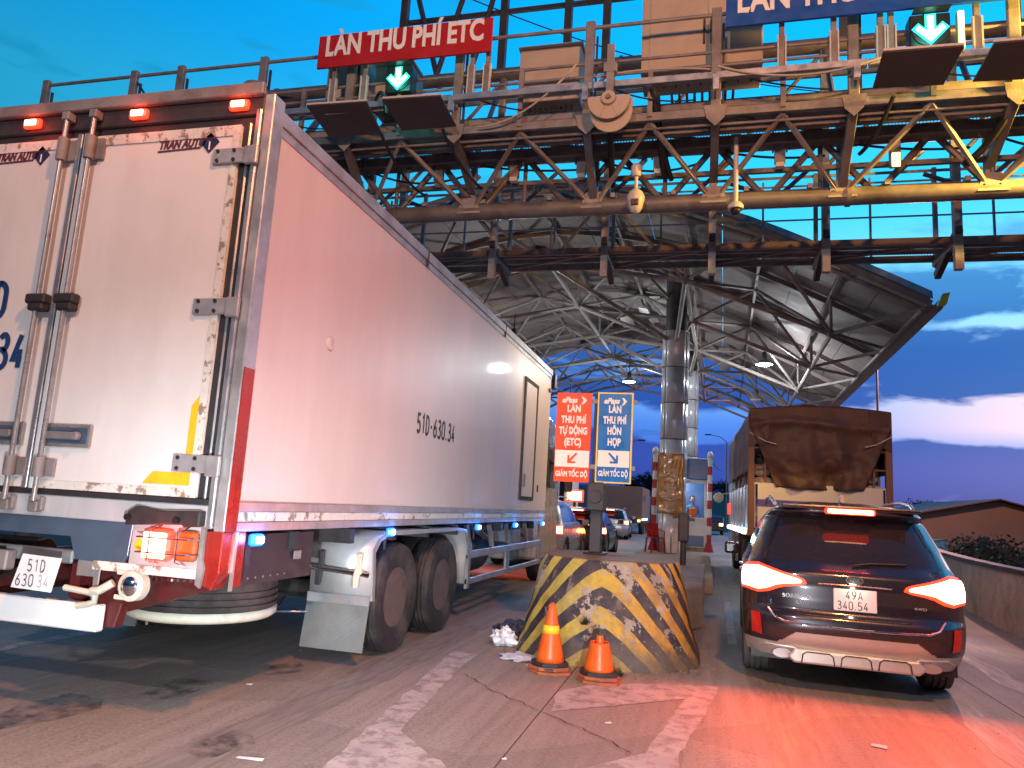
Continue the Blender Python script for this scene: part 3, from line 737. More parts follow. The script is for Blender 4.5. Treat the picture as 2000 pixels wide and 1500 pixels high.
# legs: right one out of view, left one hidden behind the lorry
for x in (XL+.4, XR-.4):
    for y in (11, 12.4): g_(MB().tube((x, y, -.05), (x, y, ZL), .2, 16), 'leg', M['chord'], smooth=True)
    for k in range(5): g_(MB().tube((x, 11 if k % 2 else 12.4, .3+k*1.15), (x, 12.4 if k % 2 else 11, 1.45+k*1.15), .05, 8), 'brace', M['chord'])
for z, y, r in ((7.26, 10.80, .028), (7.33, 10.72, .02), (7.24, 10.6, .016), (6.98, 10.1, .02), (7.9, 12.3, .05), (8.3, 12.3, .03)):
    for a, b in zip(xs_, xs_[1:]): g_(MB().tube((a, y, z), (b-.02, y, z), r, 8), 'conduit', M['steel'], smooth=True)
g_(MB().box(-7, 5, 10.3, 10.5, 7.36, 7.42).box(-7, 5, 10.3, 10.31, 7.42, 7.48).box(-7, 5, 10.49, 10.5, 7.42, 7.48), 'cable_tray', M['steel'])
for i in range(30):
    x = -9+i*.5+random.uniform(-.1, .1)
    if x < 7.5: g_(MB().box(x-.035, x+.035, 10.86, 10.99, ZL+.10 if i % 2 else ZU-.16, ZL+.17 if i % 2 else ZU-.09), 'pipe_clamp', M['steel2'])
for x in xs_:
    for z in (ZL, ZU):
        g_(MB().prism([(x-.2, z-.06), (x+.2, z-.06), (x+.12, z+(.2 if z == ZL else -.2)), (x-.12, z+(.2 if z == ZL else -.2))], .012, 'y', 10.87), 'gusset_plate', M['steel2'])
        for q in (-.1, .1): g_(MB().lathe([(.016, -.012), (.016, 0)], (x+q, 10.868, z+(.04 if z == ZL else -.04)), 'y', 8), 'bolt', M['steel'])
for z, y, w_, h in ((7.02, 10.32, .09, .12), (7.0, 10.66, .07, .14), (6.66, 11.0, .07, .07), (7.95, 12.4, .08, .08), (9.0, 12.4, .06, .06)):
    for a, b in zip(xs_, xs_[1:]): g_(MB().box(a+.01, b-.01, y-w_/2, y+w_/2, z-h/2, z+h/2), 'beam', M['chord'])
for i, (a, b) in enumerate(zip(xs_, xs_[1:])):
    g_(MB().bar((a, 10.0, 7.1), (b, 10.86, 7.1), .05, .05), 'brace', M['chord']); g_(MB().bar((b, 12.62, 6.05), (a, 13.5, 6.05), .05, .05), 'brace', M['chord'])
    g_(MB().bar((a, 11, 6.2), ((a+b)/2, 10.05, 7.05), .05, .06), 'brace', M['steel2']); g_(MB().bar((b, 11, 6.2), ((a+b)/2, 10.05, 7.05), .05, .06), 'brace', M['steel2'])
    g_(MB().box((a+b)/2-.035, (a+b)/2+.035, 9.95, 10.01, 7.1, 8.05 if i % 2 else 7.85), 'mid_post', M['steel'])
    g_(MB().path(sag((a, 10.9, 7.0), (b-.2, 11.1, 6.9), random.uniform(.05, .22)), .018, 6), 'cable', M['cable'], smooth=True)
    g_(MB().path(sag((a+.3, 9.92, 7.6), (b-.3, 9.95, 7.3), random.uniform(.03, .15)), .012, 6), 'cable', M['cable'], smooth=True)
# small junction boxes clipped to the front chord
for x in (-6.2, -4.35, -3.05, -1.95, -.75, 1.02):
    g_(MB().box(x-.075, x+.075, 10.8, 10.9, ZU-.42, ZU-.02).box(x-.11, x-.085, 10.8, 10.87, ZU-.25, ZU+.1).box(x+.085, x+.11, 10.8, 10.87, ZU-.25, ZU+.1), 'junction_box', M['steel'], bevel=.006)
    g_(MB().box(x-.06, x+.06, 10.8, 10.9, ZU-.49, ZU-.42), 'junction_box_cap', M['camwhite'])
# vertical hangers for the signs
for x in (-5.9, -5.35, -3.55, -3.3, .95, 1.62, 2.2, 2.33, 3.35):
    g_(MB().box(x-.035, x+.035, 9.84, 9.90, 7.6, 8.8), 'sign_hanger', M['steel2'])
    g_(MB().box(x-.06, x-.04, 9.82, 9.88, 7.6, 8.1).box(x+.04, x+.06, 9.82, 9.88, 7.6, 8.1), 'clip', M['camwhite'])
# drooping cables, looms and conduits
for a, b, d, r, mm in (((-3.4, 9.9, 7.1), (-1.9, 9.75, 7.9), .22, .014, 'cablegrey'), ((.1, 9.74, 7.66), (2.3, 9.74, 7.62), .22, .016, 'cablegrey'), ((-1.6, 9.74, 7.66), (0, 9.74, 7.62), -.06, .013, 'cablegrey'),
                       ((-5.1, 9.8, 7.6), (-4.75, 9.5, 7.2), -.25, .03, 'cable'), ((-.75, 9.96, 7.5), (-.65, 10.9, 6.6), .15, .05, 'cable'), ((-.80, 9.9, 7.5), (-.55, 10.9, 6.55), .12, .04, 'cable'),
                       ((2.35, 9.9, 7.1), (2.1, 10.8, 6.75), .10, .03, 'cable'), ((-4.9, 9.7, 7.0), (-4.6, 10.9, 6.5), .15, .022, 'cable'), ((-3.9, 9.7, 7.0), (-3.5, 10.9, 6.5), .15, .022, 'cable'),
                       ((3.9, 10, 7.2), (3.5, 10.95, 6.6), .15, .05, 'cable'), ((-1.4, 10, 6.95), (-1.45, 10.9, 6.5), .05, .05, 'cable')):
    g_(MB().path(sag(a, b, d), r, 7), 'cable', M[mm], smooth=True)
g_(MB().path(sag((-5.98, 12.3, 12.0), (6, 20, 12.8), .9, 24), .014, 5), 'cable', M['cable'])
for k in range(9):
    g_(MB().path(sag((-.55+k*.11, 10.3, 7.62), (-.5+k*.1, 10.6, 7.15), .02, 5), .02, 6), 'cable', M['cable'])
for k in range(7):
    g_(MB().path(sag((-2.75+k*.1, 10.8, 7.9), (-2.7+k*.09, 10.6, 7.2), .02, 5), .015, 6), 'cable', M['cable'])

# things hung on the gantry
def gbox(name, x0, x1, y0, y1, z0, z1, label, cat, doors=0, group=None):
    t = root(name, ((x0+x1)/2, y0, z0), label=label, cat=cat, group=group)
    w2 = (x1-x0)/2; d = y1-y0; h = z1-z0
    MB().box(-w2, w2, 0, d, 0, h).build('housing', M['beige'], t, bevel=.01)
    MB().box(-w2-.03, w2+.03, -.03, d+.03, h, h+.05).build('lid', M['beige'], t, bevel=.01)
    if doors:
        for s_ in (0, 1):
            a, b = (-w2+.12, w2*.0+.08) if s_ == 0 else (.10, w2-.02)
            MB().box(a, b, -.018, 0, .06, h-.05).build('door', M['beige'], t, bevel=.004)
            MB().box((b if s_ == 0 else a)-.05 if s_ == 0 else a+.03, (b-.02) if s_ == 0 else a+.06, -.06, -.018, h*.18, h*.36).build('handle', M['dark'], t)
    for k in range(9): MB().tube((-w2+.15+k*(2*w2-.3)/8, d*.4, 0), (-w2+.15+k*(2*w2-.3)/8, d*.4, -.10), .018, 7).build('cable_gland', M['black'], t)
    return t
gbox('equipment_cabinet', -1.02, .74, 10.35, 11.0, 8.02, 10.2, 'tall beige two door equipment cabinet on the gantry left of the blue sign', 'cabinet', 1)
gbox('equipment_cabinet', -2.93, -1.95, 10.35, 10.9, 7.72, 8.62, 'small beige equipment box on the gantry left of the tall cabinet', 'cabinet')
gbox('equipment_cabinet', -6.3, -5.55, 10.3, 10.8, 7.62, 8.75, 'beige equipment box half hidden behind the left end of the red sign', 'cabinet')
gbox('equipment_cabinet', -5.40, -4.75, 10.3, 10.8, 7.75, 8.55, 'beige equipment box behind the red sign beside the green arrow', 'cabinet')

def gsign(name, x0, x1, z0, z1, m, s, label, tx, size, sx):
    t = root(name, ((x0+x1)/2, 9.72, z0), label=label, cat='sign')
    MB().box(x0-(x0+x1)/2, x1-(x0+x1)/2, 0, .045, 0, z1-z0).build('panel', m, t, bevel=.004)
    MB().box(x0-(x0+x1)/2+.08, x1-(x0+x1)/2-.08, .048, .09, .08, .13).box(x0-(x0+x1)/2+.08, x1-(x0+x1)/2-.08, .048, .09, z1-z0-.13, z1-z0-.08).build('back_rail', M['steel'], t)
    o = text('lettering', s, M['signwhite'], t, (tx-(x0+x1)/2, -.006, (z1-z0)*.5-size*.36), size, bold=.016, ext=.004)
    o.scale.x = sx/o.dimensions.x
    return t
gsign('lane_sign', -6.16, -3.22, 8.235, 8.80, M['signred'], 'LÀN THU PHÍ ETC', 'red overhead sign with white letters above the left green arrow', -6.03, .50, 2.66)
gsign('lane_sign', .20, 4.75, 8.235, 8.80, M['signblue'], 'LÀN THU PHÍ HỖN HỢP', 'blue overhead sign cut off by the top edge above the right green arrow', .34, .50, 4.0)

def arrow_signal(x, z, s, label):
    t = root('lane_signal', (x, 9.68, z), label=label, cat='traffic signal', group='green arrow lane signals')
    MB().box(-s, s, 0, .22, -s, s).build('housing', M['black'], t, bevel=.012)
    MB().lathe([(s*.9, -.012), (s*.93, 0), (s*.93, .01)], (0, 0, 0), 'y', 28).build('lens', M['black'], t)
    arr = [(-.14, .68), (.14, .68), (.14, -.08), (.50, .22), (.66, .06), (.0, -.60), (-.66, .06), (-.50, .22), (-.14, -.08)]
    rim = [(-.23, .77), (.23, .77), (.23, .10), (.50, .36), (.79, .07), (0, -.74), (-.79, .07), (-.50, .36), (-.23, .10)]
    MB().prism([(px*s*1.18, pz*s*1.22) for px, pz in rim], .004, 'y', -.018).build('arrow_rim', M['greenglow'], t)
    MB().prism([(px*s*1.14, pz*s*1.2) for px, pz in arr], .006, 'y', -.026).build('arrow', M['greenhot'], t)
    MB().box(-s*.9, s*.9, -.14, 0, s, s+.012).build('visor', M['black'], t)
    MB().box(-.03, .03, .05, .12, -s-.12, -s).box(-.1, .1, .04, .13, -s-.14, -s-.12).build('bracket', M['steel'], t)
    lamp('lane_signal_light', 'POINT', (0, -.3, -.05), 7, (.1, 1, .75), shadow_soft_size=.1, parent=t)
arrow_signal(-4.68, 7.88, .215, 'green down arrow lane signal below the red overhead sign')
arrow_signal(2.75, 7.86, .24, 'green down arrow lane signal below the blue overhead sign')

def antenna(q, label):
    (xa, za), (xb, zb), (xc, zc), (xd, zd) = q   # front left, front right, rear right, rear left
    t = root('toll_antenna', ((xa+xb)/2, 9.2, za), label=label, cat='antenna', group='flat dark antenna panels')
    o = V(t.location)
    P = [V((xa, 9.2, za)), V((xb, 9.2, zb)), V((xc, 9.75, zc)), V((xd, 9.75, zd))]
    n = (P[1]-P[0]).cross(P[3]-P[0]).normalized()
    if n.z < 0: n = -n
    mb = MB(); mb.add([p-o for p in P]+[p-o+n*.03 for p in P], [(0, 1, 2, 3), (7, 6, 5, 4), (0, 4, 5, 1), (1, 5, 6, 2), (2, 6, 7, 3), (3, 7, 4, 0)])
    mb.build('panel', M['antenna'], t)
    c = sum(P, V())/4-o
    MB().bar(P[0]-o+n*.04, P[1]-o+n*.04, .03, .03).build('edge_trim', M['camwhite'], t)
    MB().bar(c+n*.03, c+V((0, .45, .18)), .06, .06).bar(c+V((-.12, .1, .04)), c+V((-.12, .4, .2)), .03, .03).build('bracket', M['steel2'], t)
    MB().box(c.x-.3, c.x+.3, c.y-.12, c.y+.12, c.z+.05, c.z+.13).build('housing', M['steel2'], t)
antenna([(-5.93, 7.26), (-4.93, 7.24), (-4.92, 7.03), (-5.80, 7.02)], 'dark flat antenna panel leftmost under the red sign')
antenna([(-4.68, 7.25), (-3.77, 7.23), (-3.70, 7.05), (-4.58, 7.05)], 'dark flat antenna panel directly under the left green arrow')
antenna([(2.08, 7.30), (2.98, 7.286), (2.90, 7.12), (2.07, 7.15)], 'dark flat antenna panel directly under the right green arrow')
antenna([(3.30, 7.29), (4.25, 7.28), (4.15, 7.10), (3.24, 7.13)], 'dark flat antenna panel cut off by the right edge')

def pivot_reflector():
    t = root('radar_reflector', (-1.38, 9.62, 7.12), label='beige round half disc device hanging from the gantry beam', cat='device')
    n = 26
    half = [(cos(a)*.30, sin(a)*.30) for a in [pi+i*pi/n for i in range(n+1)]]
    mb = MB(); mb.prism([(x, z+.08) for x, z in half]+[(.3, .13), (-.3, .13)], .03, 'y', -.05); mb.build('front_disc', M['camwhite'], t, bevel=.006).data.materials[0] = M['beige']
    mb = MB(); mb.prism([(x+.03, z*1.05-.06) for x, z in half]+[(.33, .13), (-.27, .13)], .03, 'y', .04); mb.build('rear_disc', M['beige'], t, bevel=.006)
    MB().lathe([(.10, -.10), (.11, -.05), (.11, -.03)], (0, 0, .08), 'y', 24).build('hub', M['beige'], t, bevel=.004)
    MB().lathe([(.035, -.13), (.04, -.10)], (0, 0, .08), 'y', 16).build('bolt', M['steel'], t)
    for a in (-1.1, -2.0): MB().bar((cos(a)*.1, -.055, sin(a)*.1+.08), (cos(a)*.29, -.055, sin(a)*.29+.08), .012, .012).build('rib', M['beige'], t)
    MB().box(-.05, .05, -.02, .05, .1, .95).box(-.09, .09, -.03, .06, .52, .66).build('mast', M['steel2'], t)
pivot_reflector()
def ptz(x, z, top, label, s=1):
    t = root('dome_camera', (x, 10.62, z), label=label, cat='camera')
    MB().lathe([(.012*s, -.19*s), (.07*s, -.165*s), (.105*s, -.10*s), (.12*s, -.02*s), (.135*s, .02*s), (.135*s, .07*s), (.10*s, .15*s), (.05*s, .19*s), (.03*s, .21*s)], n=28).build('housing', M['camwhite'], t, smooth='full')
    MB().box(-.055*s, .055*s, -.13*s, -.09*s, -.10*s, .0).build('lens_window', M['dark'], t, bevel=.01)
    MB().tube((0, 0, .2*s), (0, 0, .42*s), .028*s, 12).build('stem', M['camwhite'], t, smooth=True)
    MB().lathe([(.06*s, .40*s), (.085*s, .44*s), (.085*s, .56*s), (.05*s, .60*s)], n=20).build('joint', M['camwhite'], t, smooth=True)
    MB().bar((0, 0, .52*s), (.1, .35, top), .06, .06).build('arm', M['steel2'], t)
ptz(-1.06, 6.10, .85, 'large white dome camera under the gantry left of centre')
t = root('dome_camera', (.39, 10.62, 5.93), label='small white pole mounted dome camera under the gantry in front of the main tube', cat='camera')
MB().lathe([(.11, -.02), (.115, .03), (.09, .07), (.04, .09)], n=24).build('housing', M['camwhite'], t, smooth=True)
MB().lathe([(.005, -.11), (.05, -.095), (.07, -.05), (.075, -.02)], n=20).build('lens_dome', M['black'], t, smooth='full')
MB().tube((0, 0, .08), (0, 0, 1.1), .035, 12).build('stem', M['camwhite'], t, smooth=True)
MB().box(-.07, .07, -.02, .35, 1.05, 1.15).build('arm', M['steel2'], t)
t = root('siren', (-7.55, 10.15, 7.75), label='dark cylindrical siren and bracket at the left end of the gantry walkway', cat='siren')
MB().lathe([(.24, 0), (.24, .5), (.20, .56), (.05, .58)], n=28).build('drum', M['steel2'], t, smooth=True)
MB().box(-.45, -.22, -.1, .2, -.02, .06).box(-.36, -.2, -.05, .15, .06, .16).build('base', M['redpaint'], t)
MB().bar((.2, 0, .3), (.9, 0, .12), .08, .2).bar((.25, 0, .1), (.85, 0, .0), .05, .05).build('support', M['dark'], t)
MB().lathe([(.12, 0), (.2, .18)], (.55, -.1, -.12), 'y', 20).build('horn', M['dark'], t)
t = root('glare_box', (2.55, 10.75, 6.62), label='small box with a painted bright face under the gantry below the right green arrow', cat='lamp')
MB().box(-.07, .07, -.05, .06, -.12, .28).build('housing', M['steel2'], t, bevel=.01)
MB().box(-.05, .05, -.075, -.052, -.14, .06).build('glare_face', M['amberhot'], t)  # glow stands in for the box face overlit by the flood light
t = root('glare_post', (3.10, 9.66, 7.82), label='vertical post with a painted bright face right beside the right green arrow', cat='lamp')
MB().box(-.04, .04, 0, .08, -.27, .27).build('housing', M['steel2'], t, bevel=.01)
MB().box(-.03, .03, -.025, -.002, -.25, .25).build('glare_strip', M['amberhot'], t)  # glow stands in for a pale post overlit by the nearby lamp

# ---------------------------------------------------------------- toll canopy
CAN = root('toll_canopy', (-4.5, 18, 0), rz=rad(-1.5), label='arched steel lattice toll plaza roof on round columns beyond the gantry', cat='canopy')
prof = [(0, 9.80), (1.72, 9.67), (3.86, 9.12), (5.78, 8.40), (9.38, 6.55)]
def rz_(d):
    d = abs(d)
    for (a, p), (b, q) in zip(prof, prof[1:]):
        if d <= b: 
            t = (d-a)/(b-a); return p+(q-p)*t+.10*4*t*(1-t)*(.3 if a < 1 else .6)*(.5)
    return 6.55-(d-9.38)*.5
DX = [-9.38, -7.6, -5.8, -3.9, -1.95, 0, 1.95, 3.9, 5.8, 7.6, 9.38]
YB = [0, 3, 6, 9, 12, 15, 18]
YO = [21, 24, 27, 30]
def C_(mb, n, m, **k): return mb.build(n, m, CAN, **k)
for a, b in zip(YB, YB[1:]):
    for i in range(len(DX)-1):
        for h in (0, 1):
            xa = DX[i]+(DX[i+1]-DX[i])*h/2; xb = DX[i]+(DX[i+1]-DX[i])*(h+1)/2
            jag = random.uniform(-.02, .02)
            mb = MB(); mb.add([(xa+.01, a+.012, rz_(xa)+jag), (xb-.01, a+.012, rz_(xb)+jag), (xb-.01, b-.012, rz_(xb)-jag), (xa+.01, b-.012, rz_(xa)-jag),
                               (xa+.01, a+.012, rz_(xa)+.06), (xb-.01, a+.012, rz_(xb)+.06), (xb-.01, b-.012, rz_(xb)+.06), (xa+.01, b-.012, rz_(xa)+.06)],
                              [(0, 1, 2, 3), (7, 6, 5, 4), (0, 4, 5, 1), (1, 5, 6, 2), (2, 6, 7, 3), (3, 7, 4, 0)])
            C_(mb, 'roof_sheet', M['roofsheet'])
# loose ceiling sheets hanging crooked near the column
for _ in range(26):
    x = random.uniform(-6, 6.5); y = random.uniform(2, 17); z = rz_(x)-random.uniform(.12, .4); L_ = random.uniform(.5, 1.6); w_ = random.uniform(.25, .5)
    tx, ty = random.uniform(-.3, .3), random.uniform(-.25, .25)
    mb = MB(); mb.add([(x, y, z), (x+w_, y, z+tx*w_), (x+w_, y+L_, z+tx*w_+ty*L_-.05), (x, y+L_, z+ty*L_), ], [(0, 1, 2, 3)])
    C_(mb, 'ceiling_sheet', M['roofpale'] if random.random() < .55 else M['roofsheet'], solid=.01)
# arched ribs and long purlins
for y in YB+YO:
    nseg = 14
    for i in range(nseg):
        xa = -9.38+18.76*i/nseg; xb = -9.38+18.76*(i+1)/nseg
        C_(MB().bar((xa, y, rz_(xa)-.10), (xb, y, rz_(xb)-.10), .08, .14), 'rib', M['purlin'])
for i, d in enumerate(DX):
    for a, b in zip(YB+YO, (YB+YO)[1:]):
        C_(MB().bar((d, a+.05, rz_(d)-.14), (d, b-.05, rz_(d)-.14), .07, .1), 'purlin', M['purlin'])
# lower lattice layer: nodes at bay centres, struts up to the ribs
DL = [-9.38, -5.8, -1.95, 1.95, 5.8, 9.38]; LX = [(a+b)/2 for a, b in zip(DL, DL[1:])]; YA = [0, 4.5, 9, 13.5, 18, 22.5, 27]; LY = [(a+b)/2 for a, b in zip(YA, YA[1:])]
def lz(d): return rz_(d)-1.35+.2*(abs(d)/9.4)
def T(a, b, r=.036, nm='strut'): C_(MB().tube(a, b, r, 7), nm, M['truss'], smooth=True)
cnt = 0
for i, x in enumerate(LX):
    for j, y in enumerate(LY):
        n = (x, y, lz(x))
        for dx_ in (i, i+1):
            for dy in (j, j+1): T(n, (DL[dx_], YA[dy], rz_(DL[dx_])-.16), .05, 'web_member')
        if i < len(LX)-1: T(n, (LX[i+1], y, lz(LX[i+1])), .065, 'lower_chord')
        if j < len(LY)-1: T(n, (x, LY[j+1], lz(x)), .065, 'lower_chord')
        C_(MB().lathe([(.01, -.12), (.09, -.07), (.12, 0), (.09, .07), (.01, .12)], n, n=10), 'node', M['truss'])
        T(n, (x, y, rz_(x)-.16), .04, 'web_member')
# near edge fascia, tube and right hand gutter
for i in range(24):
    xa = -9.38+18.76*i/24; xb = -9.38+18.76*(i+1)/24
    C_(MB().add([(xa, -.15, rz_(xa)-.02), (xb, -.15, rz_(xb)-.02), (xb, -.10, rz_(xb)+.16), (xa, -.10, rz_(xa)+.16)], [(0, 1, 2, 3)]), 'fascia_sheet', M['steel2'] if i % 3 else M['roofsheet'], solid=.02)
    C_(MB().tube((xa, .25, rz_(xa)-.22), (xb, .25, rz_(xb)-.22), .06, 8), 'edge_tube', M['truss'], smooth=True)
for s_ in (-1, 1):
    for a, b in zip(YB, YB[1:]):
        C_(MB().prism([(s_*9.3, 6.38), (s_*9.6, 6.33), (s_*9.72, 6.68), (s_*9.66, 6.68), (s_*9.57, 6.39), (s_*9.33, 6.45)], b-a-.01, 'y', a), 'gutter', M['purlin'])
        C_(MB().tube((s_*9.2, a, 6.33), (s_*9.2, b, 6.33), .055, 8), 'edge_tube', M['truss'], smooth=True)
C_(MB().prism([(9.45, 6.33), (9.65, 6.40), (9.72, 6.66), (9.58, 6.64)], .16, 'y', -.16), 'gutter_end', M['yellow'])
# columns
def canopy_column(X_, Y_, r, ztop, zc):
    th = CAN.rotation_euler.z; dx, dy = X_-CAN.location.x, Y_-CAN.location.y
    lx, ly = dx*cos(-th)-dy*sin(-th), dx*sin(-th)+dy*cos(-th)
    C_(MB().tube((lx, ly, .25), (lx, ly, ztop), r*.80, 24), 'column_core', M['dark'], smooth=True)
    z = .3
    while z < zc-.01:
        z2 = min(z+1.16, zc)
        for q in range(4):
            a0 = q*pi/2+.03+pi*.28; a1 = (q+1)*pi/2-.012+pi*.28; pts = [[(lx+r*cos(a0+(a1-a0)*k/10), ly+r*sin(a0+(a1-a0)*k/10), zz) for k in range(11)] for zz in (z+.012, z2-.012)]
            C_(MB().grid(pts), 'column_panel', M['colclad'], smooth='full', solid=.012)
        z = z2
    for sx_ in (-1, 1):
        for sy in (-1, 1):
            i = min(range(len(LX)), key=lambda q: abs(LX[q]-(lx+sx_*2))); j = min(range(len(LY)), key=lambda q: abs(LY[q]-(ly+sy*2)))
            T((lx, ly, ztop-2.4), (LX[i], LY[j], lz(LX[i])), .07, 'column_strut')
canopy_column(-.93, 24, .42, 9.3, 7.3)
canopy_column(-.66, 31, .42, 9.3, 7.3)
for X_, Y_ in ((-8.6, 24), (-8.6, 31)): canopy_column(X_, Y_, .42, 9.0, 7.3)
# long diagonal ties seen low on the right
for a, b, r in (((3.7, 6.2, 5.6), (9.1, 0.6, 6.45), .05), ((3.7, 6.2, 5.6), (9.0, 8, 6.5), .05), ((3.7, 6.2, 5.6), (4.2, 9.5, 8.2), .05)):
    pass
def pendant(x, y, z, ztop, lit, label):
    t = root('pendant_lamp', (x, y, z), label=label, cat='lamp', group='bell shaped lamps hanging under the canopy')
    MB().lathe([(.30, 0), (.29, .02), (.20, .13), (.10, .2), (.06, .24)], n=24).build('shade', M['steel2'], t, smooth=True)
    MB().lathe([(.08, .22), (.10, .30), (.09, .42), (.04, .46)], n=16).build('ballast', M['dark'], t, smooth=True)
    MB().tube((0, 0, .45), (0, 0, ztop-z), .018, 6).build('rod', M['dark'], t)
    MB().lathe([(.02, -.06), (.15, -.04), (.27, .004)], n=24).build('bulb', M['whitehot'] if lit else M['camwhite'], t, smooth='full')
    if lit: lamp('pendant_light', 'POINT', (0, 0, -.25), 480, (.92, .97, 1), shadow_soft_size=.15, parent=t)
pendant(2.03, 27, 6.86, 7.5, 1, 'lit bell lamp under the canopy right of the column')
pendant(-3.30, 33, 7.2, 8.4, 1, 'lit bell lamp seen above the blue lane sign')
pendant(-6.4, 24.0, 7.0, 8.0, 1, 'unseen bell lamp added over the left lane to light the column')  # added out of sight to brighten the column
pendant(2.15, 33, 6.5, 8.0, 0, 'unlit bell lamp above the tarpaulin lorry')
# ---------------------------------------------------------------- box lorry (local: x right, y forward from the rear frame)
BT = root('box_lorry', (-4.335, 4.03, 0), label='large white box lorry with double rear doors and tandem rear wheels in the left lane', cat='lorry')
def B(mb, n, m, par=None, **k): return mb.build(n, m, par or BT, **k)
HW, LEN, ZB, ZT_ = 1.495, 9.66, 1.22, 4.06
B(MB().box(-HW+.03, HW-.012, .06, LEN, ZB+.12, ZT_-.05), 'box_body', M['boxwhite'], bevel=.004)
# aluminium rails along the right side: top and bottom
for (z0, z1, x, mm) in ((ZT_-.10, ZT_+.0, HW+.012, 'aludoor'), (ZT_-.17, ZT_-.10, HW-.004, 'aludoor')):
    B(MB().box(HW-.02, x, .09, LEN, z0, z1), 'roof_rail', M[mm], bevel=.004)
B(MB().box(-HW+.02, HW-.02, .02, LEN, ZT_-.05, ZT_-.01), 'roof', M['aludoor'])
B(MB().box(HW-.02, HW+.018, .09, LEN, ZB+.125, ZB+.185), 'bottom_rail', M['aludoor'], bevel=.004)
B(MB().box(HW-.02, HW+.006, .09, LEN, ZB+.06, ZB+.122), 'bottom_rail', M['edgewhite'])
B(MB().box(HW-.02, HW+.022, .09, LEN, ZB+.0, ZB+.058), 'bottom_rail', M['aludoor'], bevel=.004)
B(MB().box(HW+.0, HW+.016, 2.9, 2.93, ZT_-.17, ZT_+.005).box(HW, HW+.016, 6.1, 6.13, ZT_-.17, ZT_+.005), 'rail_joint', M['dark'])
# rear frame
B(MB().box(HW-.055, HW+.02, -.03, .10, ZB-.0, ZT_+.06), 'corner_post', M['aludoor'], bevel=.006)
B(MB().box(HW+.018, HW+.026, -.02, .09, ZB+.0, 2.25), 'red_tape', M['redpost'])
B(MB().box(-HW-.02, -HW+.055, -.03, .10, ZB, ZT_+.06), 'corner_post', M['aludoor'], bevel=.006)
B(MB().box(HW-.10, HW-.058, -.05, .02, ZB+.02, ZT_-.05).box(HW-.165, HW-.145, -.02, .0, 1.40, 3.93), 'door_trim', M['alu'], bevel=.008)
B(MB().box(-HW+.05, HW-.05, -.035, .10, 3.97, ZT_+.10), 'header', M['dark'], bevel=.01)
B(MB().box(-HW+.05, HW-.05, -.075, -.03, 4.10, ZT_+.13), 'drip_rail', M['steel'], bevel=.008)
B(MB().box(-HW+.05, HW-.06, -.012, .05, 1.30, 3.98), 'door_seal', M['rubber'])
for s_ in (-1, 1):
    a, b = (.045, 1.29) if s_ > 0 else (-1.29, -.06)
    d = B(MB().box(a, b, -.032, -.008, 1.415, 3.905), 'door', M['doorwhite'], bevel=.006)
    B(MB().box(a, b, -.040, -.033, 3.83, 3.905), 'edge_strip', M['edgewhite'], d); B(MB().box(a, b, -.040, -.033, 1.415, 1.47), 'edge_strip', M['edgewhite'], d)
    if s_ > 0: B(MB().box(b-.055, b, -.040, -.033, 1.47, 3.83), 'edge_strip', M['edgewhite'], d)
    B(MB().box(*( (-.052, -.008) if s_ < 0 else (.008, .04)), -.05, -.02, 1.41, 3.93), 'centre_strip', M['alu'] if s_ < 0 else M['doorwhite'], bevel=.004)
# sill, crossbeam below the doors
B(MB().box(-HW+.0, HW-.06, -.04, .1, 1.235, 1.375), 'sill', M['stain'], bevel=.006)
B(MB().box(-HW+.0, HW-.06, -.045, -.012, 1.375, 1.41), 'sill_seal', M['rubber'])
# locking bars
for x in (.108, -.13):
    r_ = B(MB().path([(x, -.085, 1.33), (x, -.085, 4.02)], .017, 12), 'lock_bar', M['lockbar'], smooth=True)
    for z, h in ((3.80, .17), (1.55, .13)):
        B(MB().lathe([(.034, -h/2), (.036, -h/2+.01), (.036, h/2-.01), (.034, h/2)], (x, -.085, z), n=16).box(x, x+.09, -.06, -.036, z-h*.45, z+h*.45), 'guide_bracket', M['steel'], r_, smooth=True)
    B(MB().box(x-.03, x+.03, -.11, -.04, 4.02, 4.08), 'cam_hook', M['steel'], r_, bevel=.005)
    B(MB().box(x-.035, x+.035, -.09, -.03, 1.26, 1.33).box(x-.055, x-.035, -.075, -.04, 1.27, 1.36).box(x+.035, x+.06, -.075, -.04, 1.27, 1.36), 'cam_keeper', M['steel'], r_, bevel=.005)
    B(MB().box(x-.085, x+.085, -.115, -.04, 2.66, 2.73).box(x-.05, x+.08, -.12, -.04, 2.61, 2.66), 'rubber_guide', M['rubber'], r_, bevel=.012)
    # recessed handle
    s_ = 1 if x > 0 else -1
    x0, x1 = (x-.03, x+.345) if s_ > 0 else (x-.345, x+.03)
    B(MB().box(x0, x1, -.055, -.034, 1.69, 1.845), 'handle_tray', M['lockbar'], r_, bevel=.02, seg=2)
    B(MB().box(x0+.02, x1-.02, -.058, -.054, 1.715, 1.82), 'handle_recess', M['bluegrey'], r_, bevel=.008)
    B(MB().box(x0+.04, x1-.1, -.085, -.06, 1.74, 1.79).tube((x1-.09, -.06, 1.765), (x1-.09, -.10, 1.765), .028, 14), 'handle_lever', M['steel'], r_, bevel=.006)
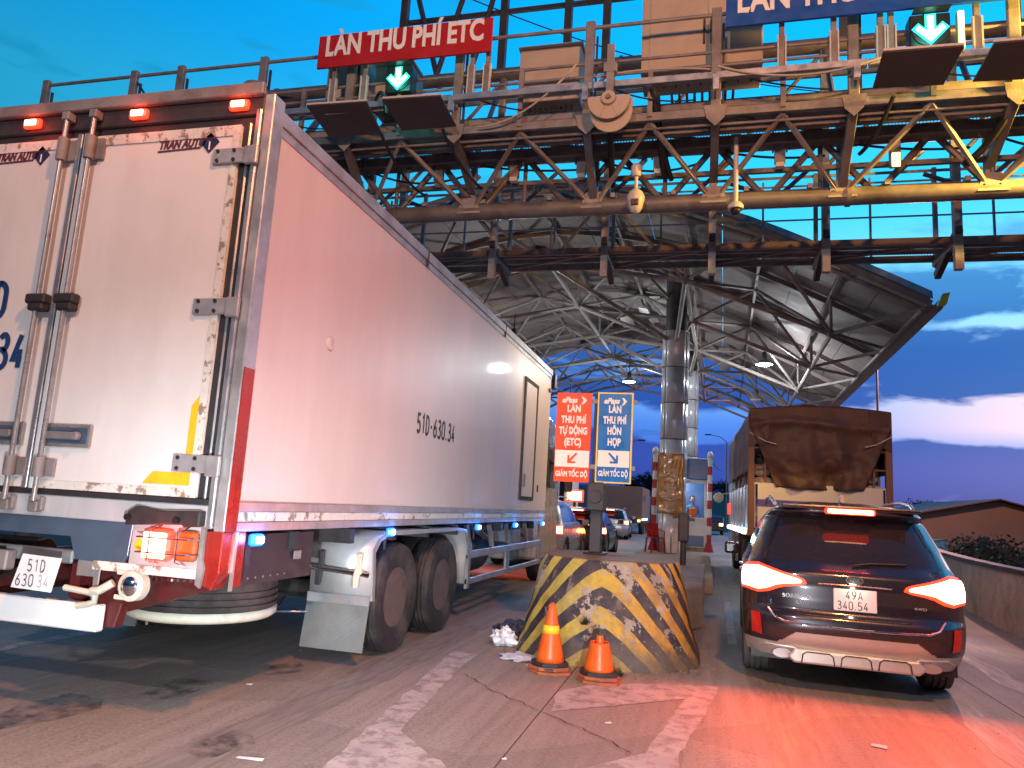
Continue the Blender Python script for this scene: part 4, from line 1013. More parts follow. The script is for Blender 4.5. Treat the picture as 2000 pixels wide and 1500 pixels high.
# hinges
for z in (3.68, 2.64, 1.625):
    B(MB().box(1.10, 1.42, -.055, -.036, z-.055, z+.055).box(1.36, 1.455, -.075, -.045, z-.075, z+.055), 'hinge', M['aludoor'], bevel=.006)
    for xx in (1.145, 1.27):
        for zz in (-.033, .033): B(MB().lathe([(.013, -.065), (.012, -.055)], (xx, 0, z+zz), 'y', 10), 'bolt', M['rubber'])
    B(MB().box(-1.42, -1.10, -.055, -.036, z-.055, z+.055), 'hinge', M['aludoor'], bevel=.006)
# red marker lamps on the header
for x in (-.472, .458, 1.265):
    b_ = B(MB().box(x-.075, x+.075, -.075, -.035, 4.00, 4.075), 'marker_lamp', M['redglow'], bevel=.018, seg=2)
    B(MB().box(x-.05, x+.05, -.085, -.074, 4.015, 4.06), 'lamp_core', M['redhot'], b_, bevel=.012, seg=2)
    lamp('marker_light', 'POINT', (x, -.16, 4.03), 1.2, (1, .05, .03), shadow_soft_size=.04, parent=BT)
# yellow corner tape
B(MB().prism([(.884, 1.487), (1.235, 1.487), (1.235, 2.06), (1.18, 1.99), (1.18, 1.565), (.955, 1.565)], .003, 'y', -.037), 'yellow_tape', M['yellow'])
# number on the doors, maker's badge stickers
stencil('door_number', '51D', M['blueink'], BT, (-.86, -.036, 2.575), .26, .80, .17, gap=.20)
stencil('door_number', '630.34', M['blueink'], BT, (-.945, -.036, 2.215), .245, .72, .17, gap=.19)
M['badge'] = mat('badge_maroon', (.12, .03, .05), .4, 0, .2, 20)
M['badgenavy'] = mat('badge_navy', (.03, .03, .09), .4, 0, .2, 20)
for ox in (0, -1.42):
    text('maker_badge', 'TRAN AUTO', M['badge'], BT, (.645+ox, -.036, 3.755), .085, bold=.004, sx=.76, shear=.25, ext=.001)
    B(MB().prism([(.64+ox, 3.745), (.985+ox, 3.755), (.98+ox, 3.768), (.64+ox, 3.758)], .002, 'y', -.036), 'badge_underline', M['badge'])
    B(MB().prism([(.98+ox, 3.795), (1.055+ox, 3.875), (1.13+ox, 3.795), (1.055+ox, 3.715)], .003, 'y', -.037), 'badge_diamond', M['badgenavy'])
    B(MB().prism([(1.0+ox, 3.81), (1.055+ox, 3.865), (1.11+ox, 3.81), (1.055+ox, 3.828)], .002, 'y', -.040), 'badge_roof', M['badge'])
    B(MB().box(1.05+ox, 1.06+ox, -.040, -.037, 3.74, 3.80), 'badge_stem', M['signwhite'])
# right side: number, side door, vent disc
ty = 3.02
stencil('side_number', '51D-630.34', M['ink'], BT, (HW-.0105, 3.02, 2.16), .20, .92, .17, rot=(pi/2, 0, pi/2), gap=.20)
B(MB().lathe([(.055, 0), (.058, .006), (.045, .012), (.0, .012)], (HW-.013, 1.09, 2.65), 'x', 24), 'vent_cap', M['boxwhite'], smooth='full')
dr = B(MB().box(HW-.012, HW+.006, 7.60, 8.42, 1.62, 3.50), 'side_door', M['boxwhite'])
mb = MB()
for (y0, y1, z0, z1) in ((7.52, 7.60, 1.56, 3.56), (8.42, 8.50, 1.56, 3.56), (7.60, 8.42, 3.50, 3.56), (7.60, 8.42, 1.56, 1.62)): mb.box(HW-.014, HW+.016, y0, y1, z0, z1)
B(mb, 'door_frame', M['rubber'], dr)
B(MB().box(HW+.004, HW+.03, 7.66, 7.78, 1.78, 1.98), 'door_latch', M['steel'], dr, bevel=.008)
B(MB().box(HW-.014, HW+.002, 8.86, 8.92, 1.72, 1.84), 'side_vent', M['rubber'])
B(MB().box(HW-.02, HW+.02, 9.45, 9.62, 3.62, 3.68), 'red_marker', M['redpaint'])
for (y, mm) in ((.32, 0), (2.49, 0), (5.29, 0), (7.27, 0), (9.29, 0)):
    b_ = B(MB().box(HW+.0, HW+.05, y-.065, y+.065, 1.125, 1.205), 'side_marker', M['blueglow'], bevel=.02, seg=2)
    B(MB().box(HW+.04, HW+.062, y-.045, y+.045, 1.14, 1.19), 'lamp_core', M['bluehot'], b_, bevel=.012, seg=2)
    B(MB().prism([(y-.015, 1.0), (y+.03, 1.0), (y+.045, 1.15), (y-.045, 1.15)], .004, 'x', HW-.03), 'lamp_bracket', M['dark'])
    lamp('side_marker_light', 'POINT', (HW+.12, y, 1.165), 3.0, (.06, .3, 1), shadow_soft_size=.03, parent=BT)
# right rear corner: light panel with caged lamps
pn = B(MB().box(.86, 1.385, -.03, -.005, .985, 1.245), 'light_panel', M['stain'], bevel=.003)
B(MB().prism([(1.385, .90), (1.47, .87), (1.515, .97), (1.515, 1.22), (1.385, 1.22)], .12, 'y', -.03), 'corner_wing', M['redpost'], bevel=.006)
B(MB().prism([(1.375, .90), (1.41, .88), (1.425, 1.0), (1.405, 1.05), (1.405, 1.24), (1.375, 1.24)], .02, 'y', -.055), 'wing_edge', M['steel2'])
B(MB().box(1.497, 1.512, .105, .21, .88, 1.22), 'red_flap', M['redpost']); B(MB().box(1.512, 1.53, .085, .105, .86, 1.22), 'wing_trim', M['aludoor'])
hot = B(MB().box(1.0, 1.205, -.11, -.03, 1.02, 1.215), 'tail_lamp', M['redglow'], pn, bevel=.045, seg=3)
B(MB().box(1.02, 1.185, -.125, -.109, 1.04, 1.195), 'tail_lamp_core', M['redhot'], pn, bevel=.035, seg=3)
B(MB().box(1.21, 1.37, -.09, -.03, 1.03, 1.215), 'indicator_lamp', M['orange'], pn, bevel=.03, seg=3)
mb = MB()
for z in (1.075, 1.165): mb.path([(.97, -.05, z), (1.0, -.15, z), (1.36, -.15, z), (1.385, -.05, z)], .005, 6)
for x in (1.09, 1.29): mb.path([(x, -.05, 1.0), (x, -.15, 1.03), (x, -.15, 1.20), (x, -.05, 1.235)], .005, 6)
B(mb, 'lamp_cage', M['chrome'], pn, smooth=True)
B(MB().prism([(.925, 1.055), (.965, 1.105), (.925, 1.155), (.885, 1.105)][::-1], .003, 'y', -.034), 'diamond_sticker', M['yellow'], pn)
lamp('tail_light', 'POINT', (1.10, -.25, 1.12), 4, (1, .06, .03), shadow_soft_size=.06, parent=BT)
B(MB().prism([(.85, 1.225), (.86, 1.31), (.92, 1.345), (1.10, 1.325), (1.385, 1.34), (1.385, 1.245), (1.27, 1.235), (1.27, 1.25)], .07, 'y', -.10), 'rubber_buffer', M['rubber'], bevel=.012)
for x in (.88, 1.235): B(MB().lathe([(.02, -.125), (.02, -.10)], (x, 0, 1.275), 'y', 12), 'buffer_bolt', M['black'])
B(MB().box(.60, 1.385, -.035, -.0, .93, .985), 'lower_strip', M['edgewhite'])
B(MB().prism([(.40, 1.235), (.85, 1.235), (.84, 1.03), (.80, .97), (.44, .98), (.38, 1.12), (-.4, 1.12), (-1.4, 1.12), (-1.4, 1.235)], .03, 'y', -.022), 'apron_sheet', M['bluegrey'], bevel=.004)
# left mirror panel
B(MB().box(-1.385, -.86, -.03, -.005, .985, 1.245), 'light_panel', M['stain'])
B(MB().box(-1.205, -1.0, -.11, -.03, 1.02, 1.215), 'tail_lamp', M['redglow'], bevel=.045, seg=3)
# chassis
for s_ in (-1, 1):
    B(MB().prism([(.18, .66), (.02, .74), (.02, .95), (9.9, 1.08), (9.9, .82)], .075, 'x', s_*.43-.0375), 'chassis_rail', M['redpaint'])
B(MB().prism([(.55, .97), (1.40, .90), (1.40, .86), (.62, .62), (.40, .70)], .05, 'y', .10), 'rear_crossmember', M['redpaint'])
for k in range(9): B(MB().lathe([(.010, 0), (.010, .01)], (.92+k*.045, .09, .885-k*.0 +.002*k), 'y', 8), 'bolt', M['chrome'])
for y in (.9, 1.8, 2.7, 3.6, 4.6, 5.6, 6.7, 7.8, 8.9): B(MB().box(-HW+.06, HW-.04, y, y+.08, 1.08, 1.20), 'floor_bearer', M['dark'])
B(MB().box(HW-.12, HW-.08, .1, 1.25, .86, 1.19), 'side_plate', M['dark'])
for k in range(7): B(MB().box(HW-.06, HW-.055, .30+k*.09, .312+k*.09, .90, .912), 'rivet', M['steel'])
B(MB().box(HW-.06, HW-.05, .95, 1.04, 1.0, 1.06), 'side_clip', M['steel2'])
# white underrun bumper, plate, tow eye, lamp bracket
B(MB().box(-1.7, .675, -.02, .05, .548, .715), 'underrun_bumper', M['plate'], bevel=.01)
B(MB().prism([(.60, .56), (.74, .57), (.78, .72), (.95, .80), (.95, .92), (.60, .92)], .08, 'y', .055), 'bumper_arm', M['redpaint'], bevel=.008)
plt_ = B(MB().add([(.08, -.12, .785), (.385, -.11, .775), (.41, -.09, .985), (.115, -.10, .995)], [(0, 1, 2, 3)]), 'number_plate', M['plate'], solid=.006)
stencil('plate_number', '51D', M['ink'], BT, (.19, -.124, .892), .075, .92, .09, gap=.25)
stencil('plate_number', '630', M['ink'], BT, (.115, -.126, .80), .075, .92, .09, gap=.22)
stencil('plate_number', '34', M['greyink'], BT, (.285, -.126, .80), .075, .92, .08, gap=.22)
B(MB().path([(.40, -.02, .80), (.60, -.02, .785), (.65, -.03, .77), (.65, -.03, .735), (.60, -.03, .715), (.52, -.03, .70)], .020, 10), 'air_hose', M['cream'], smooth=True)
B(MB().path([(.63, -.04, .80), (.70, -.06, .81), (.77, -.03, .86)], .026, 10), 'air_hose', M['cream'], smooth=True)
B(MB().prism([(.46, .88), (.46, 1.0), (.64, 1.0), (.64, .72), (.595, .72), (.595, .88)], .012, 'y', -.012), 'hose_bracket', M['steel2'], bevel=.004)
tw = B(MB().lathe([(.070, -.05), (.092, -.04), (.095, .02), (.07, .03)], (.925, -.02, .855), 'y', 26), 'tow_lamp', M['cream'], smooth=True)
B(MB().lathe([(.02, -.07), (.058, -.055), (.066, -.04)], (.925, -.02, .855), 'y', 24), 'tow_lamp_lens', M['chrome'], tw, smooth='full')
B(MB().box(.80, .93, -.05, .02, .915, .945).box(.80, .93, -.05, .02, .765, .795), 'lamp_clamp', M['cream'], tw, bevel=.006)
# clutter under the tail: air tanks, valves
B(MB().tube((-.9, .35, .93), (-.2, .35, .93), .13, 20), 'air_tank', M['dark'], smooth=True)
B(MB().box(-.6, .3, .1, .16, .93, 1.02).box(-.45, -.15, .02, .1, .86, .99), 'valve_bracket', M['steel2'], bevel=.01)
B(MB().path([(-.9, .1, .98), (-.6, .05, .80), (-.3, .08, .78), (.05, .12, .95)], .015, 7).path([(-1.2, .1, .9), (-.7, .06, .98), (-.25, .1, 1.0)], .012, 7), 'air_line', M['black'], smooth=True)
# spare wheel carried flat
def tyre_mb(r, wd, c, axis, n=56, grooves=4):
    prof = [(r*.52, -wd*.38), (r*.60, -wd*.46), (r*.85, -wd*.52), (r*.96, -wd*.47)]
    g = grooves; t0 = -wd*.44; t1 = wd*.44; seg = (t1-t0)/(g+1)
    for k in range(g+1):
        a = t0+k*seg; b = a+seg
        prof += [(r-(.012 if k == 0 else 0), a), (r-(.012 if k == g else 0), b-.018)] + ([(r-.02, b-.016), (r-.02, b-.002)] if k < g else [])
    prof += [(r*.96, wd*.47), (r*.85, wd*.52), (r*.60, wd*.46), (r*.52, wd*.38)]
    return MB().lathe(prof, c, axis, n)
sp = B(tyre_mb(.53, .27, (0, 0, 0), 'z'), 'spare_wheel', M['tyre'], smooth=True, loc=(.70, .98, .70))
B(MB().lathe([(.30, .10), (.30, .0), (.10, -.06), (.10, -.12)], (0, 0, 0), 'z', 32), 'rim', M['cream'], sp, smooth=True)
B(MB().lathe([(.537, -.085), (.534, -.13), (.50, -.155), (.44, -.155)], (0, 0, 0), 'z', 48), 'sidewall_sheen', M['cream'], sp, smooth='full')  # cream band paints the headlamp sheen on the tyre's lower shoulder
B(MB().tube((.35, .95, .55), (1.20, 1.65, .52), .008, 6).tube((.62, .5, .9), (.62, .5, .52), .01, 6), 'carrier_rod', M['chrome'])
# axles and wheels
def truck_wheel(par, x, y, s_, r=.525, wd=.27, dual=True, flip=1):
    for k in range(2 if dual else 1):
        cx = x-s_*(wd/2+.03+k*(wd+.05))
        wlo = B(tyre_mb(r, wd, (0, 0, 0), 'x'), 'wheel', M['tyre'], par, smooth=True, loc=(cx, y, r))
        if k == 0 or 1:
            B(MB().lathe([(r*.54, s_*.11), (r*.50, s_*.02), (r*.44, s_*-.02), (r*.30, s_*-.03), (r*.27, s_*.05), (r*.18, s_*.09), (.01, s_*.10)], (0, 0, 0), 'x', 36), 'rim', M['hub'], wlo, smooth=True)
            mb = MB()
            for q in range(10):
                a = q*pi/5; mb.tube((s_*-.01, cos(a)*r*.36, sin(a)*r*.36), (s_*.025, cos(a)*r*.36, sin(a)*r*.36), .014, 6)
            B(mb, 'wheel_nuts', M['steel'], wlo)
for y in (2.95, 4.28):
    for s_ in (-1, 1): truck_wheel(BT, s_*(HW-.01), y, s_)
    B(MB().tube((-1.3, y, .525), (1.3, y, .525), .09, 12).lathe([(.05, -.25), (.22, -.12), (.24, 0), (.22, .12), (.05, .25)], (0, y, .525), 'x', 20), 'axle', M['dark'], smooth=True)
for s_ in (-1, 1): truck_wheel(BT, s_*1.28, 10.9, s_, dual=False)
# mudguard: stainless arch over both wheels, right
def arch(y): # outer profile of the guard
    pass
prof_g = [(2.26, .56), (2.24, .80), (2.20, 1.0), (2.30, 1.10), (2.50, 1.16), (2.9, 1.165), (4.62, 1.165), (4.92, 1.14), (5.04, .98), (5.10, .75), (5.13, .46)]
def guard(s_):
    xo, xi = s_*(HW-.01), s_*(HW-.62)
    pts = [[(xo, y, z) for y, z in prof_g], [(xi, y, z) for y, z in prof_g]]
    g = B(MB().grid(pts), 'mudguard', M['stain'], solid=.006, smooth=True)
    lip = [(y+(.05 if i > 3 else .05), z) for i, (y, z) in enumerate(prof_g)]
    inn = []
    for i, (y, z) in enumerate(prof_g):
        cy_g, cz_g = 3.66, .5; d = V((cy_g-y, cz_g-z)).normalized(); inn.append((y+d.x*.055, z+d.y*.055))
    B(MB().grid([[(xo+s_*.006, y, z) for y, z in prof_g], [(xo+s_*.006, y, z) for y, z in inn]]), 'guard_lip', M['aludoor'], g, solid=.012)
    B(MB().box(min(xo, xi), max(xo, xi), 2.22, 2.25, .52, .60), 'flap_clamp', M['aludoor'], g)
    # chevron embossed mud flap
    f_ = B(MB().add([(xi, 2.235, .54), (xo, 2.235, .54), (xo, 2.17, .13), (xi, 2.17, .13)], [(0, 1, 2, 3)]), 'mud_flap', M['flap'], g, solid=.012)
    mb = MB(); xm = (xo+xi)/2; w2 = abs(xo-xi)/2
    for k in range(9):
        z0 = .16+k*.042
        for q in (-1, 1):
            a = V((xm, 2.165+.16*(z0-.13), z0)); b_ = V((xm+q*w2*.78, 2.165, min(z0+.17, .50)))
            if z0+.17 > .50: tt = (.50-z0)/.17; b_ = a.lerp(V((xm+q*w2*.78, 2.165, z0+.17)), tt)
            b_.y = 2.165+.16*(b_.z-.13); mb.bar(a, b_, .004, .006)
    B(mb, 'embossed_rib', M['flap'], g)
M['flap'] = mat('grey_mud_flap', (.20, .22, .22), .45, .1, .1, 4, .05, 40, (.16, .14, .13), 2.5, .6)
guard(1); guard(-1)
# T brackets and bent tube holding the guard
B(MB().path([(HW-.72, 2.05, 1.03), (HW-.66, 2.03, .92), (HW-.58, 2.08, .84), (HW-.48, 2.12, .825), (HW-.06, 2.13, .80), (HW-.0, 2.13, .795)], .022, 12), 'guard_tube', M['chrome'], smooth=True)
for x, mm in ((HW-.47, 'dark'), (HW-.10, 'cream')):
    B(MB().prism([(x-.028, .68), (x+.02, .68), (x+.025, .78), (x+.05, .82), (x+.04, .86), (x+.04, .98), (x, .98), (x-.01, .87), (x-.03, .80)], .03, 'y', 2.10), 'guard_clamp', M[mm], bevel=.006)
B(MB().add([(HW-.76, 2.0, 1.02), (HW-.52, 2.0, 1.16), (HW-.53, 2.0, 1.10), (HW-.70, 2.0, 1.01)], [(0, 1, 2, 3)]), 'reflector_bracket', M['redpost'], solid=.02)
# side guard rails
for (z, h) in ((.82, .10), (.49, .08)):
    B(MB().box(HW-.05, HW-.01, 5.08, 9.5, z-h/2, z+h/2), 'side_rail', M['aludoor'], bevel=.01)
B(MB().box(HW-.052, HW-.012, 5.08, 5.2, .40, .90).box(HW-.052, HW-.012, 7.0, 7.2, .45, .86).box(HW-.052, HW-.012, 9.3, 9.5, .45, .86), 'rail_upright', M['aludoor'], bevel=.008)
for y in (5.35, 6.4, 7.35, 8.6): B(MB().bar((HW-.08, y, .86), (HW-.12, y-.1, 1.18), .05, .05), 'rail_strut', M['steel2']); B(MB().bar((HW-.08, y+.5, .80), (HW-.5, y+.2, 1.15), .04, .04), 'rail_strut', M['dark'])
B(MB().box(.75, HW-.12, 7.5, 8.3, .62, 1.08), 'toolbox', M['steel2'], bevel=.03, seg=2)
B(MB().tube((.9, 5.6, .72), (.9, 7.1, .72), .27, 24), 'fuel_tank', M['dark'], smooth=True)
# cab (mostly hidden ahead of the box)
cab = B(MB().prism([(9.95, .55), (9.95, 3.05), (10.35, 3.35), (11.55, 3.2), (12.0, 2.1), (12.05, .45), (9.95, .45)], 2.56, 'x', -1.28), 'cab', M['carsilver'], bevel=.06, seg=2)
B(MB().box(1.283, 1.29, 10.35, 11.5, 1.85, 2.75), 'side_window', M['glass'], cab)
B(MB().box(1.28, 1.31, 10.4, 10.55, 1.5, 1.56), 'door_handle', M['chrome'], cab)
B(MB().box(1.45, 1.62, 11.7, 11.78, 1.8, 2.5).bar((1.25, 11.7, 2.4), (1.5, 11.74, 2.4), .04, .04), 'mirror', M['black'], bevel=.02)
B(MB().box(1.17, 1.47, 10.05, 10.3, 3.78, 4.08).bar((1.3, 10.2, 3.8), (1.40, 10.15, 1.9), .08, .08), 'air_intake', M['black'], bevel=.02)

# ---------------------------------------------------------------- cars built from stacked rounded outlines
def interp(tab, z):
    if z <= tab[0][0]: return tab[0][1]
    for (a, p), (b, q) in zip(tab, tab[1:]):
        if z <= b: return p+(q-p)*(z-a)/(b-a)
    return tab[-1][1]
def smooth_tab(tab, z):
    return (interp(tab, z-.02)+2*interp(tab, z)+interp(tab, z+.02))/4
def car(name, loc, rz, label, paint, trim, W_=.94, Lg=4.68, H_=1.70, detail=True, tail=None, group=None, lit=True, plate=None, power=25):
    t = root(name, loc, rz, label=label, cat='car', group=group)
    k = H_/1.70
    wt = [(.20, .86), (.30, .90), (.45, .93), (.70, .942), (.95, .935), (1.02, .925), (1.08, .895), (1.30, .815), (1.50, .735), (1.60, .66), (1.66, .56), (1.70, .30)]
    rt_ = [(.20, .20), (.28, .13), (.36, .07), (.45, .015), (.56, -.01), (.66, 0), (.70, .045), (.80, .055), (.93, .055), (1.04, .075), (1.08, .12), (1.12, .17), (1.30, .29), (1.50, .44), (1.555, .47), (1.56, .30), (1.60, .26), (1.64, .32), (1.68, .60), (1.70, 1.2)]
    ft_ = [(.20, 4.5), (.45, 4.68), (.75, 4.62), (.95, 4.3), (1.02, 3.85), (1.08, 3.65), (1.30, 3.25), (1.50, 2.9), (1.62, 2.5), (1.68, 2.1), (1.70, 1.7)]
    f = lambda tab, z: smooth_tab(tab, z/k)
    def wz(z): return f(wt, z)*W_/.942
    def ry(x, z):   # rear surface
        w_ = wz(z); q = min(1, abs(x)/w_); return f(rt_, z)+.05*q*q+.30*q**7
    def contour(z, off=0):
        w_ = wz(z); yf = f(ft_, z)*Lg/4.68; pts = []
        n1 = 70 if detail else 26
        for i in range(n1+1):
            q = sin((i/n1)*pi/2)   # 0..1 across the rear half
            pts.append((q*w_, ry(q*w_, z)))
        ye = pts[-1][1]; n2 = 34
        for i in range(1, n2): pts.append((w_-.03*(i/n2)**4, ye+(yf-.5-ye)*i/n2))
        for i in range(14):
            a = i/13*pi/2; pts.append(((w_-.03)*cos(a)**.55, yf-.5+.5*sin(a)**.9))
        half = pts; return half+[(-x, y) for x, y in half[-2:0:-1]]
    NZ_ = 120 if detail else 30
    zb = .28 if detail else .22
    zs = [zb*k+(1.70*k-zb*k)*i/NZ_ for i in range(NZ_+1)]
    rows = [[(x, y, z) for x, y in contour(z)] for z in zs]
    n = len(rows[0])
    body = MB(); glass = MB(); lower = MB(); idx = {}
    yw = (.98, 3.72*Lg/4.68); rr = .375
    def region(c):
        x, y, z = c; zk = z/k
        for q in yw:
            if abs(x) > .6 and (y-q)**2+(z-rr)**2 < .41**2: return None
        if abs(x) < wz(z)*.86 and y < 1.0 and 1.13 < zk < 1.53 and abs(x) < .74-(zk-1.13)*.30: return 'rear'
        if abs(x) > wz(z)*.95 and 1.12 < zk < 1.52:
            y0 = .62+(zk-1.12)*.55; y1 = 3.45*Lg/4.68-(zk-1.12)*1.2
            if y0 < y < y1 and not (abs(y-1.62) < .05 or abs(y-2.55) < .05): return ('side', x > 0, (y > 1.62)+(y > 2.55))
        if y > 2.4 and 1.12 < zk < 1.55 and abs(x) < wz(z)*.9: return 'front'
        if detail:
            lim = .415+.10*min(1, max(0, (.64-abs(x))/.16))-(.0 if abs(x) < .8 else 0)
            if y < 1.2 and zk < lim: return 'skirt'
            if y > 1.2 and zk < .34: return 'skirt'
        elif zk < .3: return 'skirt'
        return 'body'
    parts_ = {}
    for a in range(NZ_):
        for b in range(n):
            q = [rows[a][b], rows[a][(b+1) % n], rows[a+1][(b+1) % n], rows[a+1][b]]
            c = tuple(sum(p[i] for p in q)/4 for i in range(3)); r_ = region(c)
            if r_: parts_.setdefault(r_, []).append((a*n+b, a*n+(b+1) % n, (a+1)*n+(b+1) % n, (a+1)*n+b))
    flat = [p for r_ in rows for p in r_]
    parts_['body'].append(tuple(NZ_*n+i for i in range(n)))
    names = {'body': ('body', paint), 'rear': ('rear_window', M['tint'] if detail else M['glass']), 'side': ('side_windows', M['glass']), 'front': ('windscreen', M['tint'] if detail else M['glass']), 'skirt': ('bumper_skirt', trim)}
    for kk, fs in parts_.items():
        if isinstance(kk, tuple): names[kk] = ('side_window', M['glass'])
        mb = MB(); used = sorted({i for f_ in fs for i in f_}); mp_ = {i: j for j, i in enumerate(used)}
        mb.add([flat[i] for i in used], [tuple(mp_[i] for i in f_) for f_ in fs])
        o = mb.build(names[kk][0], names[kk][1], t, smooth='full')
    MB().box(-W_+.08, W_-.08, .35, Lg-.4, .22, .75).build('underbody', M['black'], t)
    for s_ in (-1, 1):
        for y in yw:
            wl = tyre_mb(rr, .24, (0, 0, 0), 'x', 40, 3).build('wheel', M['cartyre'] if detail else M['tyre'], t, smooth=True, loc=(s_*(W_-.135), y, rr))
            MB().lathe([(rr*.62, s_*.10), (rr*.60, s_*.06), (.08, s_*.075), (.05, s_*.09), (.01, s_*.09)], (0, 0, 0), 'x', 28).build('rim', M['alu'], wl, smooth=True)
            mb = MB()
            for q in range(5):
                a = q*2*pi/5; mb.bar((s_*.09, 0, 0), (s_*.085, cos(a)*rr*.6, sin(a)*rr*.6), .03, .04)
            mb.build('spoke', M['alu'], wl)
        MB().box(s_*(W_+.02), s_*(W_+.20), 3.05, 3.18, 1.02, 1.17).build('door_mirror', paint, t, bevel=.03, seg=2)
        MB().path([(s_*.63, .75, 1.655*k), (s_*.645, .95, 1.70*k), (s_*.65, 1.4, 1.735*k), (s_*.65, 2.3, 1.73*k), (s_*.64, 2.7, 1.68*k)], .018, 8).build('roof_rail', M['alu'], t, smooth=True)
        for y in (1.45, 2.4): MB().box(s_*(W_-.02), s_*(W_+.02), y, y+.18, .93, .955).build('door_handle', M['chrome'], t, bevel=.006)
    def decal(nm, poly, mm, off=.012, par=None, side='rear', th=.0):
        """lay an (x,z) outline on the rear surface"""
        zs_ = [p[1] for p in poly]; z0, z1 = min(zs_), max(zs_); N_ = 14; vs = []; fs = []
        for i in range(N_+1):
            z = z0+(z1-z0)*(i/N_); z = min(max(z, z0+1e-4), z1-1e-4); cr = []
            for (a, b), (c, d) in zip(poly, poly[1:]+poly[:1]):
                if (b-z)*(d-z) < 0: cr.append(a+(c-a)*(z-b)/(d-b))
            xa, xb = (min(cr), max(cr)) if len(cr) > 1 else (poly[0][0], poly[0][0])
            for j in range(11):
                x = xa+(xb-xa)*j/10; xx = max(-wz(z)*.998, min(wz(z)*.998, x)); e = (abs(xx)/wz(z))**7
                vs.append((xx+math.copysign(off*e, xx), ry(xx, z)-off*(1-.5*e), z))
        for i in range(N_):
            for j in range(10): fs.append((i*11+j, i*11+j+1, (i+1)*11+j+1, (i+1)*11+j))
        return MB().add(vs, fs).build(nm, mm, par or t, smooth='full')
    for s_ in (-1, 1):
        if detail:
            out = [(s_*.94, .97), (s_*.93, 1.075), (s_*.80, 1.09), (s_*.60, 1.032), (s_*.42, .985), (s_*.39, .94), (s_*.47, .915), (s_*.61, .895), (s_*.71, .845), (s_*.80, .825), (s_*.94, .84)]
            l = decal('tail_lamp', out, M['redglow'], .014)
            inn = [(s_*.933, .965), (s_*.915, 1.055), (s_*.79, 1.064), (s_*.60, 1.01), (s_*.435, .968), (s_*.43, .945), (s_*.63, .920), (s_*.73, .872), (s_*.80, .853), (s_*.925, .868)]
            decal('tail_lamp_core', inn, M['redhot'], .022, l)
            decal('bumper_reflector', [(s_*.70, .44), (s_*.815, .44), (s_*.815, .645), (s_*.71, .645)] if 0 else [(s_*.765, .455), (s_*.85, .465), (s_*.86, .65), (s_*.785, .65)], M['lensred'], .012)
        else:
            l = decal('tail_lamp', [(s_*.93, .82*k), (s_*.92, 1.06*k), (s_*.70, 1.04*k), (s_*.62, .96*k), (s_*.72, .84*k)], M['redglow'] if lit else M['lensred'], .014)
            if lit: decal('tail_lamp_core', [(s_*.91, .85*k), (s_*.90, 1.03*k), (s_*.74, 1.01*k), (s_*.76, .87*k)], M['redhot'], .022, l)
        if lit: lamp('tail_light', 'AREA', (s_*.72, ry(.72, .95*k)-.10, .95*k), power, (1, .09, .012), shape='RECTANGLE', size=.4, size_y=.14, rot=(rad(-90), 0, 0), parent=t)
    yp = ry(0, .83*k)
    if lit:
        ys_ = .30; l = MB().box(-.215, .215, ys_-.075, ys_+.03, 1.575*k, 1.63*k).build('high_brake_lamp', M['redglow'], t, bevel=.018, seg=2)
        MB().box(-.195, .195, ys_-.092, ys_-.07, 1.583*k, 1.622*k).build('lamp_core', M['redhot'], l, bevel=.012, seg=2)
        lamp('high_brake_light', 'AREA', (0, ys_-.16, 1.6*k), power*.3, (1, .05, .015), shape='RECTANGLE', size=.45, size_y=.05, rot=(rad(-90), 0, 0), parent=t)
    if plate:
        pl = MB().box(-.175, .175, yp-.03, yp-.018, .735, .925).build('number_plate', M['plate'], t, bevel=.006)
        stencil('plate_number', plate[0], M['ink'], pl, (-.075, yp-.0305, .838), .072, .95, .10, gap=.22)
        stencil('plate_number', plate[1], M['ink'], pl, (-.145, yp-.0305, .750), .070, .95, .10, gap=.19)
    else: MB().box(-.2, .2, yp-.03, yp-.01, .74*k, .90*k).build('number_plate', M['plate'], t)
    return t, ry, decal, wz
kt, kry, kdecal, kwz = car('suv', (1.31, 7.22, 0), rad(-2.2), 'dark maroon SUV with glowing brake lights and silver bumper skirt in the right lane', M['kia'], M['kiasilver'], plate=('49A', '340.54'), power=50)
def K(mb, n, m, **k): return mb.build(n, m, kt, **k)
yb = kry(0, 1.0)
# maker's oval emblem and badges
em = K(MB().lathe([(.072, -.012), (.075, 0), (.06, .004)], (0, yb-.012, 1.0), 'y', 28), 'emblem', M['chrome'], smooth=True); em.scale = (1, 1, .52); em.location = (0, 0, .48)
K(MB().lathe([(.064, -.014), (.064, 0)], (0, yb-.012, 1.0), 'y', 28), 'emblem_field', M['ink']).scale = (1, 1, .50); bpy.context.scene.objects
for o in kt.children:
    if o.name.startswith('emblem_field'): o.location = (0, 0, .50)
text('emblem_lettering', 'KIA', M['chrome'], kt, (0, yb-.030, .978), .05, align='CENTER', bold=.001, ext=.002, sx=1.1)
text('badge_lettering', 'SORENTO', M['chrome'], kt, (-.60, kry(-.5, .80)-.012, .80), .048, bold=.001, ext=.002, sx=1.1)
text('badge_lettering', 'GATH', M['chrome'], kt, (-.49, kry(-.45, .75)-.012, .752), .04, bold=.001, ext=.002)
text('badge_lettering', '4WD', M['chrome'], kt, (.47, kry(.5, .79)-.012, .785), .032, bold=.001, ext=.002, sx=1.4)
K(MB().path([(-.30, kry(.3, .955)-.015, .952), (0, kry(0, .955)-.022, .955), (.30, kry(.3, .955)-.015, .952)], .008, 8), 'plate_garnish', M['chrome'], smooth=True)
